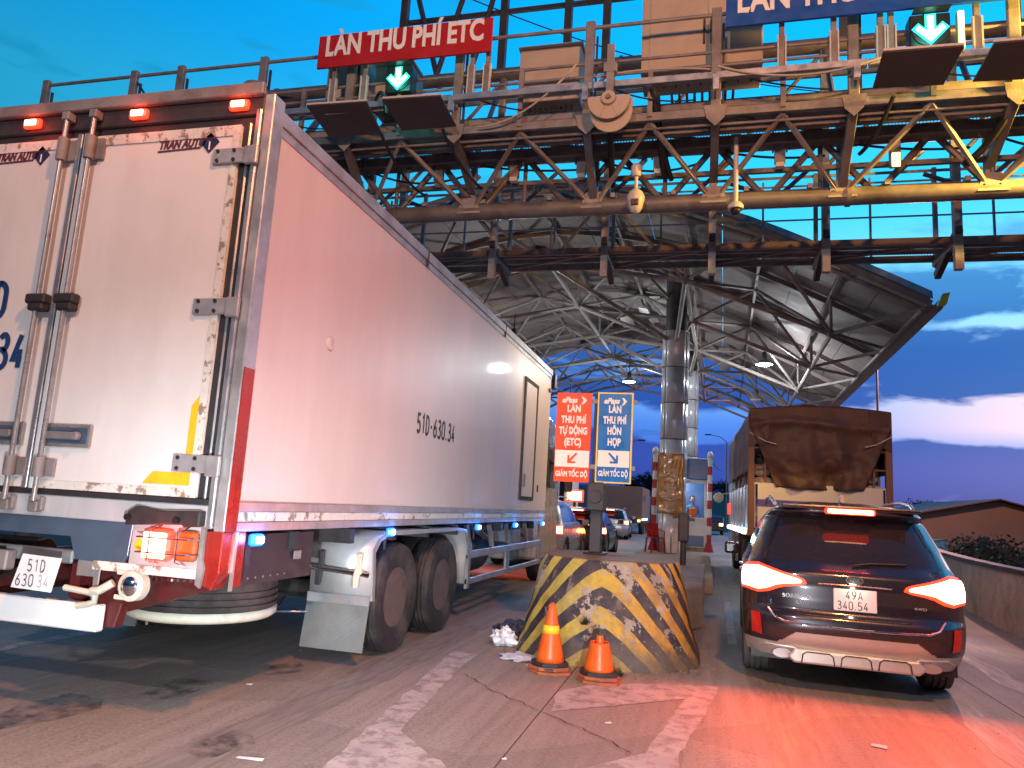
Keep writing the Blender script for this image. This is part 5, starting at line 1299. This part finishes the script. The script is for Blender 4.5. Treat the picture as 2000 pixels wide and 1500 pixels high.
# tailgate shut line and chrome moulding curving up at its ends
mb = MB()
pts = [(-.72, .70), (-.66, .63), (-.58, .60), (-.3, .59), (0, .585), (.3, .59), (.58, .60), (.66, .63), (.72, .70)]
mb.path([(x, kry(x, z)-.008, z) for x, z in pts], .010, 8); K(mb, 'tailgate_moulding', M['chrome'], smooth=True)
pts = [(-.70, .72), (-.68, .685), (-.4, .675), (0, .67), (.4, .675), (.68, .685), (.70, .72)]
K(MB().path([(x, kry(x, z)-.002, z) for x, z in pts], .006, 6), 'shut_line', M['black'])
# wiper, antenna fin, exhausts, diffuser ribs
K(MB().path([(0, kry(0, 1.12)-.02, 1.125), (.15, kry(.15, 1.16)-.03, 1.15), (.44, kry(.44, 1.16)-.025, 1.16)], .009, 6), 'rear_wiper', M['black'])
K(MB().prism([(.75, 1.70), (.95, 1.70), (.98, 1.71), (.78, 1.775)], .03, 'x', -.015), 'antenna_fin', M['kia'])
for s_ in (-1, 1):
    e = MB().lathe([(.050, 0), (.055, .01), (.055, .13), (.045, .13), (.045, .01)], (0, 0, 0), 'y', 20).build('exhaust_tip', M['chrome'], kt, smooth=True, loc=(s_*.60, kry(.6, .32)-.05, .315)); e.scale = (1.6, 1, .8)
    K(MB().path([(s_*.42, kry(.4, .26)-.02, .27), (s_*.44, kry(.4, .35)-.012, .345), (s_*.50, kry(.5, .38)-.012, .375), (s_*.74, kry(.74, .38)-.012, .38), (s_*.80, kry(.8, .34)-.012, .34)], .010, 6), 'skirt_moulding', M['kiasilver'], smooth=True)
K(MB().prism([(-.50, .25), (.50, .25), (.56, .30), (.50, .37), (-.50, .37), (-.56, .30)], .10, 'y', .04), 'skid_plate', M['kiasilver'], bevel=.02, seg=2)
for a, b in ((-.44, -.17), (-.12, .13), (.18, .44)):
    q = [(a, .26), (a+.01, .33), (a+.04, .355), (b-.04, .355), (b-.01, .33), (b, .26)]
    K(MB().path([(x, .034, z) for x, z in q], .006, 6), 'skid_rib', M['dark'])
K(MB().box(-.60, .60, .28, .46, 1.61, 1.655), 'rear_spoiler', M['kia'], bevel=.015, seg=2)
# seen through the rear window: seats
for x in (-.42, .42): K(MB().box(x-.25, x+.25, 1.5, 1.62, .9, 1.30), 'seat_back', M['dark'], bevel=.06, seg=3)
for x in (-.42, .42): K(MB().box(x-.25, x+.25, 2.6, 2.72, .9, 1.32), 'seat_back', M['dark'], bevel=.06, seg=3)
for x in (-.42, .0, .42): K(MB().box(x-.14, x+.14, 1.25, 1.33, 1.2, 1.42), 'head_restraint', M['dark'], bevel=.05, seg=3)
lamp('plate_light', 'POINT', (0, -.06, .955), .6, (1, .9, .75), shadow_soft_size=.02, parent=kt)

car('suv', (-4.15, 17.3, 0), 0, 'silver SUV with a bright brake light ahead of the box lorry', M['carsilver'], M['carsilver'], detail=False, power=14)
car('hatchback', (-3.72, 22.4, 0), rad(-1), 'dark hatchback with lit tail lights behind the lane sign post', M['cardark'], M['cardark'], W_=.88, Lg=4.0, H_=1.50, detail=False, power=6)
car('saloon_car', (-4.55, 38.0, 0), rad(2), 'small distant silver car with lit tail lights beyond the concrete median', M['carsilver'], M['carsilver'], H_=1.55, detail=False, power=4)

# distant lorry
t = root('lorry', (-4.9, 48, 0), label='distant dark lorry beyond the silver car with small blue side lights', cat='lorry')
MB().box(-1.2, 1.2, 0, 6.5, 1.0, 3.0).build('cargo_box', M['warehouse'], t, bevel=.03)
MB().box(-1.15, 1.15, 6.6, 8.2, .6, 2.6).build('cab', M['carsilver'], t, bevel=.1, seg=2)
MB().box(-1.1, 1.1, .1, 6.4, .7, 1.0).build('chassis', M['dark'], t)
for s_ in (-1, 1):
    for y in (1.2, 2.3, 7.3): tyre_mb(.48, .26, (0, 0, 0), 'x', 24, 2).build('wheel', M['tyre'], t, smooth=True, loc=(s_*1.05, y, .48))
    MB().box(s_*1.0-.08, s_*1.0+.08, -.06, 0, .8, .92).build('tail_lamp', M['amberhot'], t)
    for y in (.5, 2.2, 4): MB().box(s_*1.2-.04, s_*1.2+.04, y-.1, y+.1, .88, 1.0).build('side_marker', M['bluehot'], t)

# ---------------------------------------------------------------- tarpaulin lorry ahead of the SUV
TT = root('tarpaulin_lorry', (2.15, 15.3, 0), rz=rad(1.1), label='lorry under a brown tarpaulin with a white tailgate ahead of the SUV', cat='lorry')
def Q(mb, n, m, par=None, **k): return mb.build(n, m, par or TT, **k)
w2 = 1.24
Q(MB().box(-w2, w2, -.03, .03, 1.30, 2.18), 'tailgate', M['cargo'], bevel=.01)
Q(MB().box(-w2+.10, -.18, -.036, -.031, 1.72, 1.86), 'violet_stripe', M['purple'])
for s_ in (-1, 1):
    Q(MB().box(s_*w2-.06, s_*w2+.06, -.06, .06, 1.15, 3.55), 'corner_post', M['roofbrown'], bevel=.01)
    Q(MB().box(s_*(w2-.10)-.02, s_*(w2-.10)+.02, -.07, -.03, 1.3, 2.15), 'latch_bar', M['chrome'])
    Q(MB().box(s_*w2-.03, s_*w2+.03, .06, 7.0, 1.25, 2.15), 'side_board', M['stain'], bevel=.005)
    for y in (.9, 1.9, 2.9, 3.9, 4.9, 5.9): Q(MB().box(s_*(w2+.03)-.02, s_*(w2+.03)+.02, y-.04, y+.04, 1.25, 2.2), 'side_stake', M['chrome'])
    for y in (1.5, 3.0, 4.5): Q(MB().box(s_*w2-.03, s_*w2+.03, y-.03, y+.03, 2.15, 3.4), 'side_post', M['roofbrown'])
    for z in (2.5, 2.85): Q(MB().box(-w2+.05 if s_ < 0 else .75, -.75 if s_ < 0 else w2-.05, -.02, .02, z, z+.03), 'rear_slat', M['roofbrown'])
    Q(MB().box(s_*.98-.02, s_*.98+.02, -.025, .02, 2.2, 3.2), 'rear_slat', M['roofbrown'])
Q(MB().box(-w2+.05, w2-.05, .1, 7.0, 1.2, 1.3), 'bed', M['dark'])
Q(MB().box(-w2+.06, w2-.06, .55, 6.9, 1.3, 3.3), 'load', M['dark'])
# tarp: over the top, down the sides, draped in folds at the back
def wr(x, y, z): return noise.fractal(V((x*1.6, y*1.2, z*1.6)), .9, 2, 4)*.07
rows = []
for j in range(34):
    y = .02+7.1*j/33; row = []
    for i in range(49):
        s = i/48*(2*w2+2*1.15); 
        if s < 1.15: x, z = -w2-.045, 2.42+s+.02*sin(y*9)
        elif s < 1.15+2*w2: x = -w2-.045+(s-1.15)/(2*w2)*(2*w2+.09); z = 3.60+.10*(1-(x/w2)**2)+.03*cos(y*6.2)*(1-(x/w2)**2)
        else: x, z = w2+.045, 3.60-(s-1.15-2*w2)
        q = wr(x, y, z); row.append((x+(q*.5 if abs(x) > w2 else 0), y, z+(q if abs(x) < w2 else 0)))
    rows.append(row)
Q(MB().grid(rows), 'tarpaulin_top', M['tarp'], smooth='full', solid=.012)
rows = []
for j in range(41):
    v = j/40; row = []
    for i in range(61):
        u = -1+2*i/60
        hw_ = (w2+.03) if v < .25 else (w2+.03)-(v-.25)*.62*(1 if True else 0)-.0
        hw_ = (w2+.04)*(1-max(0, v-.22)*.50)
        x = u*hw_; z = 3.63+.08*(1-u*u)-v*(1.52+.10*(1-u*u)-.12*(1-abs(u))*0); y = -.07-.05*sin(v*pi)
        y -= .05*sin(u*5+v*4)*v+.035*sin(u*11-v*6+1)*v**.7+noise.fractal(V((x*1.5, 3, z*1.8)), .9, 2, 4)*.09*(v**.5)
        y -= .06*math.exp(-((v-.22-.03*sin(u*3))/.05)**2)
        row.append((x, y, z))
    rows.append(row)
Q(MB().grid(rows), 'tarpaulin_back', M['tarp'], smooth='full', solid=.01)
for s_ in (-1, 1):
    Q(MB().path([(s_*(w2+.04), -.1, 3.15), (s_*(w2-.25), -.17, 2.98), (s_*(w2-.45), -.20, 2.93)], .012, 6), 'tie_rope', M['sack'])
    Q(MB().add([(s_*(w2+.05), -.08, 3.62), (s_*(w2+.05), -.08, 2.85), (s_*(w2-.30), -.12, 3.05), (s_*(w2-.35), -.13, 3.62)], [(0, 1, 2, 3)]), 'tarpaulin_flap', M['tarp'], solid=.01)
for (x, y, z, s_) in ((-.98, .25, 2.28, .22), (-.78, .3, 2.2, .2), (-1.0, .3, 2.52, .18), (.72, .2, 2.22, .2), (1.0, .22, 2.22, .2), (.95, .3, 2.45, .15)):
    mb = MB(); n_ = 10
    for a in range(n_+1):
        pass
    pts = [[(x+s_*1.1*cos(b)*sin(a)*(1+.15*noise.noise(V((a, b, x)))), y+s_*.7*sin(b)*sin(a), z-.1+s_*.62*cos(a)) for b in [2*pi*i/14 for i in range(14)]] for a in [pi*j/9+.001 for j in range(10)]]
    mb.grid(pts, closed=True); Q(mb, 'sack', M['sack'], smooth='full')
Q(MB().box(-.42, .42, -.02, 7.0, .85, 1.18), 'chassis', M['redpaint'])
Q(MB().box(-w2+.02, w2-.02, -.06, .06, .62, .85), 'rear_bumper', M['redpaint'], bevel=.01)
Q(MB().box(-w2, w2, -.05, .0, 1.05, 1.28), 'lamp_board', M['redpaint'], bevel=.005)
for s_ in (-1, 1):
    Q(MB().box(s_*1.0-.16, s_*1.0+.16, -.08, -.05, 1.10, 1.22), 'tail_lamp', M['redglow'])
    for y in (1.4, 2.7): truck_wheel(TT, s_*(w2-.02), y, s_, r=.5)
    truck_wheel(TT, s_*(w2-.1), 7.9, s_, r=.5, dual=False)
    Q(MB().box(s_*(w2-.2)-.2, s_*(w2-.2)+.2, 3.6, 5.2, .5, 1.1), 'side_tank', M['redpaint'], bevel=.06, seg=2)
    for k in range(5):
        b_ = Q(MB().lathe([(.02, -.03), (.055, 0), (.055, .02)], (s_*(w2+.10), .5+k*1.3, 1.22), 'y', 14), 'side_lamp', M['bluehot'] if k % 2 else M['whitehot'])
    Q(MB().tube((s_*(w2+.06), .2, 1.17), (s_*(w2+.06), 7, 1.17), .02, 6), 'lamp_rail', M['chrome'])
    Q(MB().path([(s_*(w2+.02), 3.0, .95), (s_*(w2+.05), 3.0, .5), (s_*(w2+.05), 3.5, .48), (s_*(w2+.02), 3.5, .9)], .02, 7), 'side_loop', M['chrome'])
    Q(MB().box(s_*(w2+.04)-.05, s_*(w2+.04)+.05, 6.6, 6.8, 1.55, 1.85), 'red_side_lamp', M['redglow'])
Q(MB().box(-1.2, 1.2, 7.25, 9.1, .6, 2.9), 'cab', M['carsilver'], bevel=.1, seg=2)
for s_ in (-1, 1): Q(MB().lathe([(.14, 0), (.16, .05), (.05, .1)], (s_*1.5, 9.0, 2.05), 'y', 16).bar((s_*1.2, 9.0, 2.2), (s_*1.5, 9.05, 2.15), .04, .04), 'mirror', M['cream'])
lamp('side_lamp_light', 'POINT', (-w2-.3, .8, 1.22), 8, (.45, .9, 1), shadow_soft_size=.08, parent=TT)

# ---------------------------------------------------------------- lane sign on its post
t = root('sign_post', (-1.16, 8.45, .985), label='dark square post with a round lamp box standing on the striped block', cat='post')
MB().box(-.065, .065, -.065, .065, .02, 1.80).build('post', M['dark'], t, bevel=.008)
MB().box(-.12, .12, -.12, .12, 0, .025).build('base_plate', M['dark'], t, bevel=.005)
MB().box(-.10, .10, -.16, .05, .48, .80).build('lamp_box', M['dark'], t, bevel=.02, seg=2)
MB().lathe([(.07, -.02), (.075, 0), (.06, .0)], (0, -.162, .64), 'y', 24).build('lamp_face', M['dark'], t, smooth=True)
for z in (.95, 1.7): MB().box(-.48, .42, -.085, -.067, z, z+.05).build('sign_bracket', M['steel2'], t)
def lane_board(x0, x1, z0, z1, mm, border, lines, arrow, label, accent):
    cx = (x0+x1)/2; w_ = x1-x0; h = z1-z0
    t = root('lane_board', (cx, 8.33, z0), rz=0, label=label, cat='sign')
    if border: MB().box(-w_/2-.018, w_/2+.018, .004, .024, -.018, h+.018).build('border', border, t, bevel=.002)
    MB().box(-w_/2, w_/2, 0, .02, 0, h).build('panel', mm, t)
    MB().box(-w_/2+.008, w_/2-.008, -.003, -.0005, .165*h, .35*h).build('white_panel', M['lettering'], t)
    y = -.0015
    text('logo_lettering', 'ePass', M['lettering'], t, (-w_*.36, y, h*.872), .088, bold=.004, ext=.001, shear=.3, sx=.92)
    MB().prism([(w_*.20, h*.955), (w_*.26, h*.955), (w_*.36, h*.915), (w_*.26, h*.87), (w_*.20, h*.87), (w_*.26, h*.915)], .002, 'y', -.003).build('logo_chevron', M['lettering'], t)
    for i, s in enumerate(lines):
        o = text('lettering', s.replace('Đ', 'D'), M['lettering'], t, (0, y, h*(.762-.125*i)), .112, align='CENTER', bold=.0052, ext=.001, space=1.04)
        if 'Đ' in s: MB().box(-.034*w_/.4, -.012*w_/.4, -.0045, -.002, h*(.762-.125*i)+.040, h*(.762-.125*i)+.049).build('lettering_bar', M['lettering'], t)
        o.scale.x = w_*{'LÀN': .38, 'THU PHÍ': .72, 'TỰ ĐỘNG': .80, '(ETC)': .48, 'HỖN': .42, 'HỢP': .40}[s]/o.dimensions.x
    MB().box(w_*.255, w_*.30, -.0045, -.002, h*.045+.030, h*.045+.036).build('lettering_bar', M['lettering'], t)
    o = text('lettering', 'GIẢM TỐC DỘ', M['lettering'], t, (0, y, h*.045), .082, align='CENTER', bold=.0032, ext=.001, space=1.04)
    o.scale.x = w_*.90/o.dimensions.x
    s_ = arrow; c = h*.258
    P = [(.06, .055), (.045, .07), (-.03, -.005), (-.03, .04), (-.052, .04), (-.052, -.052), (.04, -.052), (.04, -.03), (-.012, -.03)]
    MB().prism([(s_*-px*-1*1.0, c+pz) if s_ > 0 else (px, c+pz) for px, pz in [(-px if s_ > 0 else px, pz) for px, pz in P]], .002, 'y', -.0055).build('arrow', mm, t)
lane_board(-1.655, -1.248, 1.775, 2.80, M['signorange'], None, ['LÀN', 'THU PHÍ', 'TỰ ĐỘNG', '(ETC)'], -1, 'orange red lane board with an arrow pointing down left, left half of the pair', M['signorange'])
lane_board(-1.165, -.795, 1.80, 2.795, M['signblue2'], M['signyellow'], ['LÀN', 'THU PHÍ', 'HỖN', 'HỢP'], 1, 'blue lane board with a yellow border and an arrow pointing down right', M['signblue2'])

# ---------------------------------------------------------------- cones, litter, weeds
def cone(loc, tall, label):
    t = root('traffic_cone', loc, rz=.12 if tall else -.15, label=label, cat='traffic cone')
    for i, (s_, h, mm, off) in enumerate(((.215, .028, 'conebase', (.012, -.01)), (.20, .03, 'conebase', (-.006, .008)), (.185, .035, 'rubber', (0, 0)))):
        z = sum((.03, .032, .034)[:i]); a = .1*(i-1)
        P = [(cos(q)*s_*(1 if k % 2 else .94), sin(q)*s_*(1 if k % 2 else .94)) for k, q in enumerate([a+pi/8+j*pi/4 for j in range(8)])]
        P = [(x*1.0+off[0], y*.85+off[1]) for x, y in P]
        MB().prism(P, h, 'z', z).build('base' if i < 2 else 'skirt_plate', M[mm], t, bevel=.004)
    n = 40; prof = []
    H_ = .50 if tall else .235; z0 = .10; rb = .128; rt0 = .026
    def rad_(z): return rb+(rt0-rb)*(z/.50)
    rows = []
    for j in range(12):
        z = H_*j/11; rows.append([(cos(2*pi*i/n)*rad_(z), sin(2*pi*i/n)*rad_(z), z0+z+(-.012*abs(sin(i*pi/5)) if j == 0 else 0)) for i in range(n)])
    MB().grid(rows, closed=True).build('body', M['cone'], t, smooth='full', solid=.006)
    if tall:
        MB().lathe([(rad_(.245)+.007, .245), (rad_(.315)+.007, .315)], (0, 0, z0), n=36).build('band', M['coneband'], t, smooth='full')
        MB().lathe([(.024, .49), (.02, .512), (.008, .518)], (0, 0, z0), n=16).build('tip', M['conebase'], t, smooth=True)
        MB().box(-.03, .05, -.20, -.19, .05, .062).build('base_slot', M['dark'], t)
    else:
        MB().lathe([(.045, .10), (.03, .30), (.028, .31)], (0, 0, z0-.02), n=18).build('broken_tip', M['cone'], t, smooth=True)
        MB().lathe([(.015, .30), (.017, .33), (.01, .345)], (0, 0, z0-.02), n=12).build('stub', M['leaf'], t, smooth=True)
cone((-1.33, 6.95, 0), True, 'tall orange cone with a yellow band in front of the striped block')
cone((-.86, 6.80, 0), False, 'broken off short orange cone with a green stub beside the tall cone')
def crumple(name, loc, s, m, label, cat, fl=.5, seed=0, n=14):
    rows = []
    for j in range(n+1):
        a = pi*j/n+.001; row = []
        for i in range(2*n):
            b = pi*i/n; r = s*(1+.55*noise.fractal(V((cos(b)*sin(a)*2+seed, sin(b)*sin(a)*2, cos(a)*2)), .7, 2, 5))
            row.append((r*cos(b)*sin(a), r*sin(b)*sin(a), max(-s*fl*.6, r*cos(a)*fl)))
        rows.append(row)
    o = MB().grid(rows, closed=True).build(name, m, None, smooth=True, loc=(loc[0], loc[1], s*fl*.6+.002)); return tag(o, label, cat)
crumple('plastic_bag', (-2.02, 7.95), .13, M['bag'], 'crumpled white plastic bag at the left foot of the striped block', 'bag', .8, 1)
crumple('plastic_bag', (-2.0, 8.35), .22, M['bagdark'], 'dark crumpled plastic bag behind the white bag at the striped block', 'bag', .55, 4)
crumple('torn_rag', (-1.72, 7.36), .15, M['bag'], 'flat strip of torn white sheet along the foot of the striped block', 'litter', .15, 7)
def scrap(x, y, w_, d, a, label, tilt=0):
    o = MB().add([(-w_/2, -d/2, .0), (w_/2, -d/2, .0), (w_/2*.95, d/2, .006+tilt), (-w_/2, d/2, .002+tilt)], [(0, 1, 2, 3)]).build('paper_scrap', M['paper'], None, loc=(x, y, .006)); o.rotation_euler.z = a
    tag(o, label, 'paper')
scrap(-.73, 6.72, .075, .03, .2, 'small white paper scrap leaning on the base of the broken cone', .06)
scrap(1.20, 5.86, .10, .06, -.3, 'white paper scrap on the red lit road behind the SUV')
scrap(-1.11, 4.52, .03, .02, .5, 'tiny pale paper scrap by the slab joint')
scrap(-.62, 5.55, .05, .03, .5, 'tiny white scrap inside the chevron marking')
scrap(-2.42, 3.92, .16, .03, .1, 'pale streak of torn paper on the road left of the marking')
scrap(-3.35, 5.3, .05, .03, .1, 'tiny pale scrap on the road under the lorry tail')
for (x, y, s_, lb) in ((-.98, 6.98, .12, 'small dark weed growing between the two cones'), (-1.06, 7.22, .10, 'small green weed sprouting on the face of the block above the broken cone'), (-.70, 7.1, .08, 'tiny weed behind the broken cone')):
    mb = MB()
    for _ in range(34):
        a = random.uniform(0, 6.3); e = random.uniform(.2, 1.2); L_ = s_*random.uniform(.5, 1); d = V((cos(a)*cos(e), sin(a)*cos(e), sin(e)))
        p = V((random.uniform(-.03, .03), random.uniform(-.03, .03), 0)); q = d.cross(V((0, 0, 1))).normalized()*L_*.16
        mb.add([p, p+d*L_*.5+q, p+d*L_, p+d*L_*.5-q], [(0, 1, 2, 3)])
    o = mb.build('weed', M['leaf'], None, loc=(x, y, .0 if 'face' not in lb else .40), norm=False); tag(o, lb, 'weed')

# ---------------------------------------------------------------- toll booth and what stands round it
t = root('toll_booth', (-.74, 25.4, .3), label='blue and white toll booth behind the column on the island', cat='booth')
MB().box(-.86, .86, 0, 2.6, .0, .12).build('plinth', M['kerb'], t)
for x in (-.84, .84):
    for y in (.03, 2.57): MB().box(x-.05, x+.05, y-.03, y+.05, .1, 2.5).build('corner_post', M['boothwhite'], t, bevel=.01)
MB().box(-.79, .79, 0, .05, .12, 1.05).build('front_wall', M['boothwhite'], t)
MB().box(-.79, .79, -.01, .0, .15, .5).build('kick_panel', M['boothblue'], t)
MB().box(-.79, -.1, 0.005, .03, 1.08, 2.2).build('window', M['boothpane'], t); MB().box(-.8, .8, 1.3, 1.34, .12, 2.3).build('inner_wall', M['boothblue'], t)
MB().box(-.10, 0, -.01, .05, 1.05, 2.25).box(-.79, .79, -.01, .05, 2.2, 2.3).box(-.79, .79, -.03, .05, 1.03, 1.09).build('window_frame', M['boothwhite'], t, bevel=.006)
for s_ in (-1, 1):
    MB().box(s_*.85-.015, s_*.85+.015, .1, 2.5, .12, 1.05).build('side_wall', M['boothwhite'], t)
    MB().box(s_*.85-.01, s_*.85+.01, .1, 2.5, 1.05, 2.3).build('window', M['boothpane'], t)
MB().box(-.95, .95, -.1, 2.7, 2.32, 3.0).build('fascia', M['boothblue'], t, bevel=.03)
MB().box(-.92, .92, -.08, 2.68, 3.0, 3.04).build('roof', M['boothwhite'], t)
MB().box(-.3, .3, -.02, -.0, .62, 1.0).build('notice', M['bag'], t)
lamp('booth_light', 'POINT', (0, .5, 2.15), 40, (.75, .9, 1), shadow_soft_size=.2, parent=t)
# attendant beside the booth window
def person(loc, rz, label):
    t = root('person', loc, rz, label=label, cat='person')
    me = bpy.data.meshes.new('body'); J = [(0, 0, .90), (0, 0, 1.12), (0, 0, 1.36), (0, -.01, 1.46), (0, -.02, 1.53), (0, -.02, 1.63),
        (.17, 0, 1.38), (.22, -.04, 1.13), (.14, -.24, 1.08), (.10, -.31, 1.09), (-.17, 0, 1.38), (-.22, -.04, 1.13), (-.14, -.24, 1.06), (-.10, -.31, 1.06),
        (.09, 0, .86), (.10, -.02, .48), (.10, .02, .07), (.10, -.12, .03), (-.09, 0, .86), (-.10, -.02, .48), (-.10, .02, .07), (-.10, -.12, .03)]
    E_ = [(0, 1), (1, 2), (2, 3), (3, 4), (4, 5), (2, 6), (6, 7), (7, 8), (8, 9), (2, 10), (10, 11), (11, 12), (12, 13), (0, 14), (14, 15), (15, 16), (16, 17), (0, 18), (18, 19), (19, 20), (20, 21)]
    R_ = [.13, .12, .14, .05, .06, .095, .06, .045, .032, .035, .06, .045, .032, .035, .09, .06, .04, .035, .09, .06, .04, .035]
    me.from_pydata(J, E_, []); o = bpy.data.objects.new('body', me); COL.objects.link(o); o.parent = t; me.materials.append(M['shirt'])
    sk = o.modifiers.new('skin', 'SKIN')
    for v, r in zip(me.skin_vertices[0].data, R_): v.radius = (r, r*.8 if r > .1 else r)
    me.skin_vertices[0].data[0].use_root = True
    ss = o.modifiers.new('sub', 'SUBSURF'); ss.levels = ss.render_levels = 2
    MB().lathe([(.01, -.12), (.06, -.10), (.082, -.04), (.088, .02), (.08, .08), (.04, .115), (.01, .12)], (0, -.025, 1.62), n=20).build('head', M['skin'], t, smooth='full')
    MB().lathe([(.092, .0), (.094, .05), (.07, .11), (.02, .13)], (0, -.01, 1.63), n=20).build('hair', M['hair'], t, smooth='full')
    MB().box(-.13, .13, -.14, .13, 1.04, 1.36).build('vest', M['cone'], t, bevel=.05, seg=2)
person((-.34, 26.1, .35), .3, 'attendant in an orange vest inside the toll booth at the window')
def hpole(x, y, label):
    t = root('height_pole', (x, y, .3), label=label, cat='pole')
    h = 3.05; n = 11
    for k in range(n): MB().tube((0, 0, h*k/n), (0, 0, h*(k+1)/n-.004), .075, 18).build('band', M['white'] if k % 2 == 0 and k else (M['polered'] if k % 2 else M['white']), t, smooth=True)
    MB().lathe([(.10, 0), (.10, .12), (.06, .2), (.01, .22)], (0, 0, h), n=18).build('cap', M['white'], t, smooth='full')
    MB().lathe([(.16, 0), (.09, .28)], (0, 0, 0), n=18).build('foot', M['polered'], t, smooth=True)
    MB().bar((.05, .05, h-.15), (.35, .1, h-.42), .05, .03).build('arm', M['steel2'], t)
hpole(-1.50, 24.2, 'red and white striped height pole left of the column'); hpole(.215, 25.3, 'red and white striped height pole right of the toll booth')
# yellow wrapped panel strapped to the column
t = root('wrapped_panel', (-.95, 23.35, 1.45), label='yellow wrapped panel with torn clear film tied to the front of the column', cat='banner')
rows = []
for j in range(25):
    z = 1.85*j/24; rows.append([(-.42+.80*i/12+.02*sin(j*.7), .015*noise.noise(V((i*.6, j*.4, 1)))*3, z+(.03*noise.noise(V((i*.5, 0, 3))) if j in (0, 24) else 0)) for i in range(13)])
MB().grid(rows).build('panel', M['banner'], t, smooth='full', solid=.03)
for (x, z, w_, h) in ((.02, 1.05, .34, .14), (-.05, .45, .5, .06), (-.1, .12, .55, .12), (-.15, 1.83, .5, .05)):
    rows = [[(x-w_/2+w_*i/8, -.05+.03*noise.noise(V((i, j, x*9))), z+h*(j/4-.5)*(1-.7*abs(i/4-1))+.03*sin(i)) for i in range(9)] for j in range(5)]
    MB().grid(rows).build('film', M['film'], t, smooth='full', solid=.004)
for k, z in enumerate((1.28, 1.0, .75, .5, .28)): MB().box(-.2, .16, -.04, -.03, z, z+.10).build('tape', M['sack'], t)
# chairs on the island
def chair(loc, rz, m, label):
    t = root('chair', loc, rz, label=label, cat='chair')
    MB().box(-.21, .21, -.2, .22, .42, .45).build('seat', m, t, bevel=.015)
    rows = [[(-.2+.4*i/6, .21+.10*j/6+.03*(i/3-1)**2*-1, .45+.40*j/6) for i in range(7)] for j in range(7)]
    MB().grid(rows).build('backrest', m, t, solid=.015, smooth='full')
    for x in (-.19, .19):
        for y in (-.18, .2): MB().bar((x, y, .43), (x*1.15, y*1.15, 0), .045, .03).build('leg', m, t)
        MB().path([(x, -.19, .42), (x*1.1, -.17, .63), (x*1.1, .1, .66), (x, .26, .70)], .016, 7).build('armrest', m, t)
chair((-1.35, 22.9, .3), .5, M['chair'], 'red plastic chair on the island at the foot of the column')
t = root('barrier_panel', (-.98, 23.0, .3), label='white plastic barrier panels stood at the foot of the column behind the chair', cat='barrier')
for x in (-.12, .1, .3): MB().prism([(x, 0), (x+.18, 0), (x+.18, .66), (x+.12, .76), (x+.04, .74), (x, .6)], .05, 'y', .02*x).build('slat', M['white'], t, bevel=.01)
t = root('card_reader_post', (-.335, 14.3, .56), label='short dark post with a reader box on the island between the block and the booth', cat='post')
MB().tube((0, 0, 0), (0, 0, .5), .055, 14).build('post', M['dark'], t, smooth=True)
MB().box(-.10, .10, -.10, .10, .42, .95).build('reader_box', M['dark'], t, bevel=.03, seg=2)
MB().box(.1, .2, -.03, .03, .80, .87).box(-.2, -.1, -.03, .03, .84, .87).build('arm', M['dark'], t)
# left lane booth and red display
t = root('toll_booth', (-6.3, 30, 0), label='white toll booth with small windows seen between the lorry and the lane board', cat='booth')
MB().box(-1, 1, 0, 2.5, 0, 3.0).build('wall', M['boothwhite'], t, bevel=.02)
for x in (.3, .62): MB().box(x, x+.2, -.02, 0, 1.7, 2.5).build('window', M['glass'], t)
MB().box(-1.1, 1.1, -.1, 2.6, 3.0, 3.15).build('roof', M['boothblue'], t)
t = root('led_display', (-4.55, 27.0, 0), label='glowing red display board under the orange lane board', cat='display')
MB().tube((0, .1, 0), (0, .1, 1.75), .05, 10).build('post', M['dark'], t)
MB().box(-.33, .33, 0, .12, 1.68, 2.12).build('housing', M['redglow'], t, bevel=.03, seg=2)
MB().box(-.27, .27, -.02, -.001, 1.74, 2.06).build('screen', M['redhot'], t, bevel=.008)
t = root('concrete_bollard', (-3.95, 31.5, 0), label='pale concrete bollard at the near end of the median', cat='bollard')
MB().lathe([(.42, 0), (.36, .5), (.30, .95), (.22, 1.05)], n=20).build('bollard', M['kerb'], t, smooth=True)
def lamp_post(loc, h, arm, label):
    t = root('street_lamp', loc, label=label, cat='street lamp')
    MB().tube((0, 0, 0), (0, 0, h), .09, 10, .05).build('pole', M['steel2'], t, smooth=True)
    MB().path([(0, 0, h), (arm*.4, 0, h+.5), (arm, 0, h+.7)], .04, 7).build('arm', M['steel2'], t)
    MB().box(arm-.1 if arm > 0 else arm-.5, arm+.5 if arm > 0 else arm+.1, -.12, .12, h+.63, h+.75).build('lantern', M['dark'], t, bevel=.03)
lamp('street_and_fill_light', 'POINT', (11.5, 45, 12.5), 7000, (1, .42, .25), shadow_soft_size=.2)
lamp_post((9.46, 45, 0), 13, 1.5, 'tall thin lamp post rising beside the right end of the canopy')
lamp_post((-6.4, 62, 0), 6.6, 1.2, 'distant lamp post beyond the blue lane sign')
lamp_post((2.2, 75, 0), 8.6, -1.6, 'distant lamp post left of the tarpaulin lorry')
for (x, y) in ((.75, 60),):
    t = root('car', (x, y, 0), label='far car seen as a red tail light right of the striped pole', cat='car')
    MB().prism([(0, .3), (0, .9), (.5, 1.4), (2.5, 1.45), (3.2, .95), (4.2, .85), (4.2, .3)], 1.7, 'x', -.85).build('body', M['cardark'], t, bevel=.1, seg=2)
    for s_ in (-1, 1):
        MB().box(s_*.65-.14, s_*.65+.14, -.03, .02, .7, .9).build('tail_lamp', M['redhot'], t)
        for yy_ in (.8, 3.4): tyre_mb(.32, .2, (0, 0, 0), 'x', 20, 2).build('wheel', M['tyre'], t, loc=(s_*.75, yy_, .32))
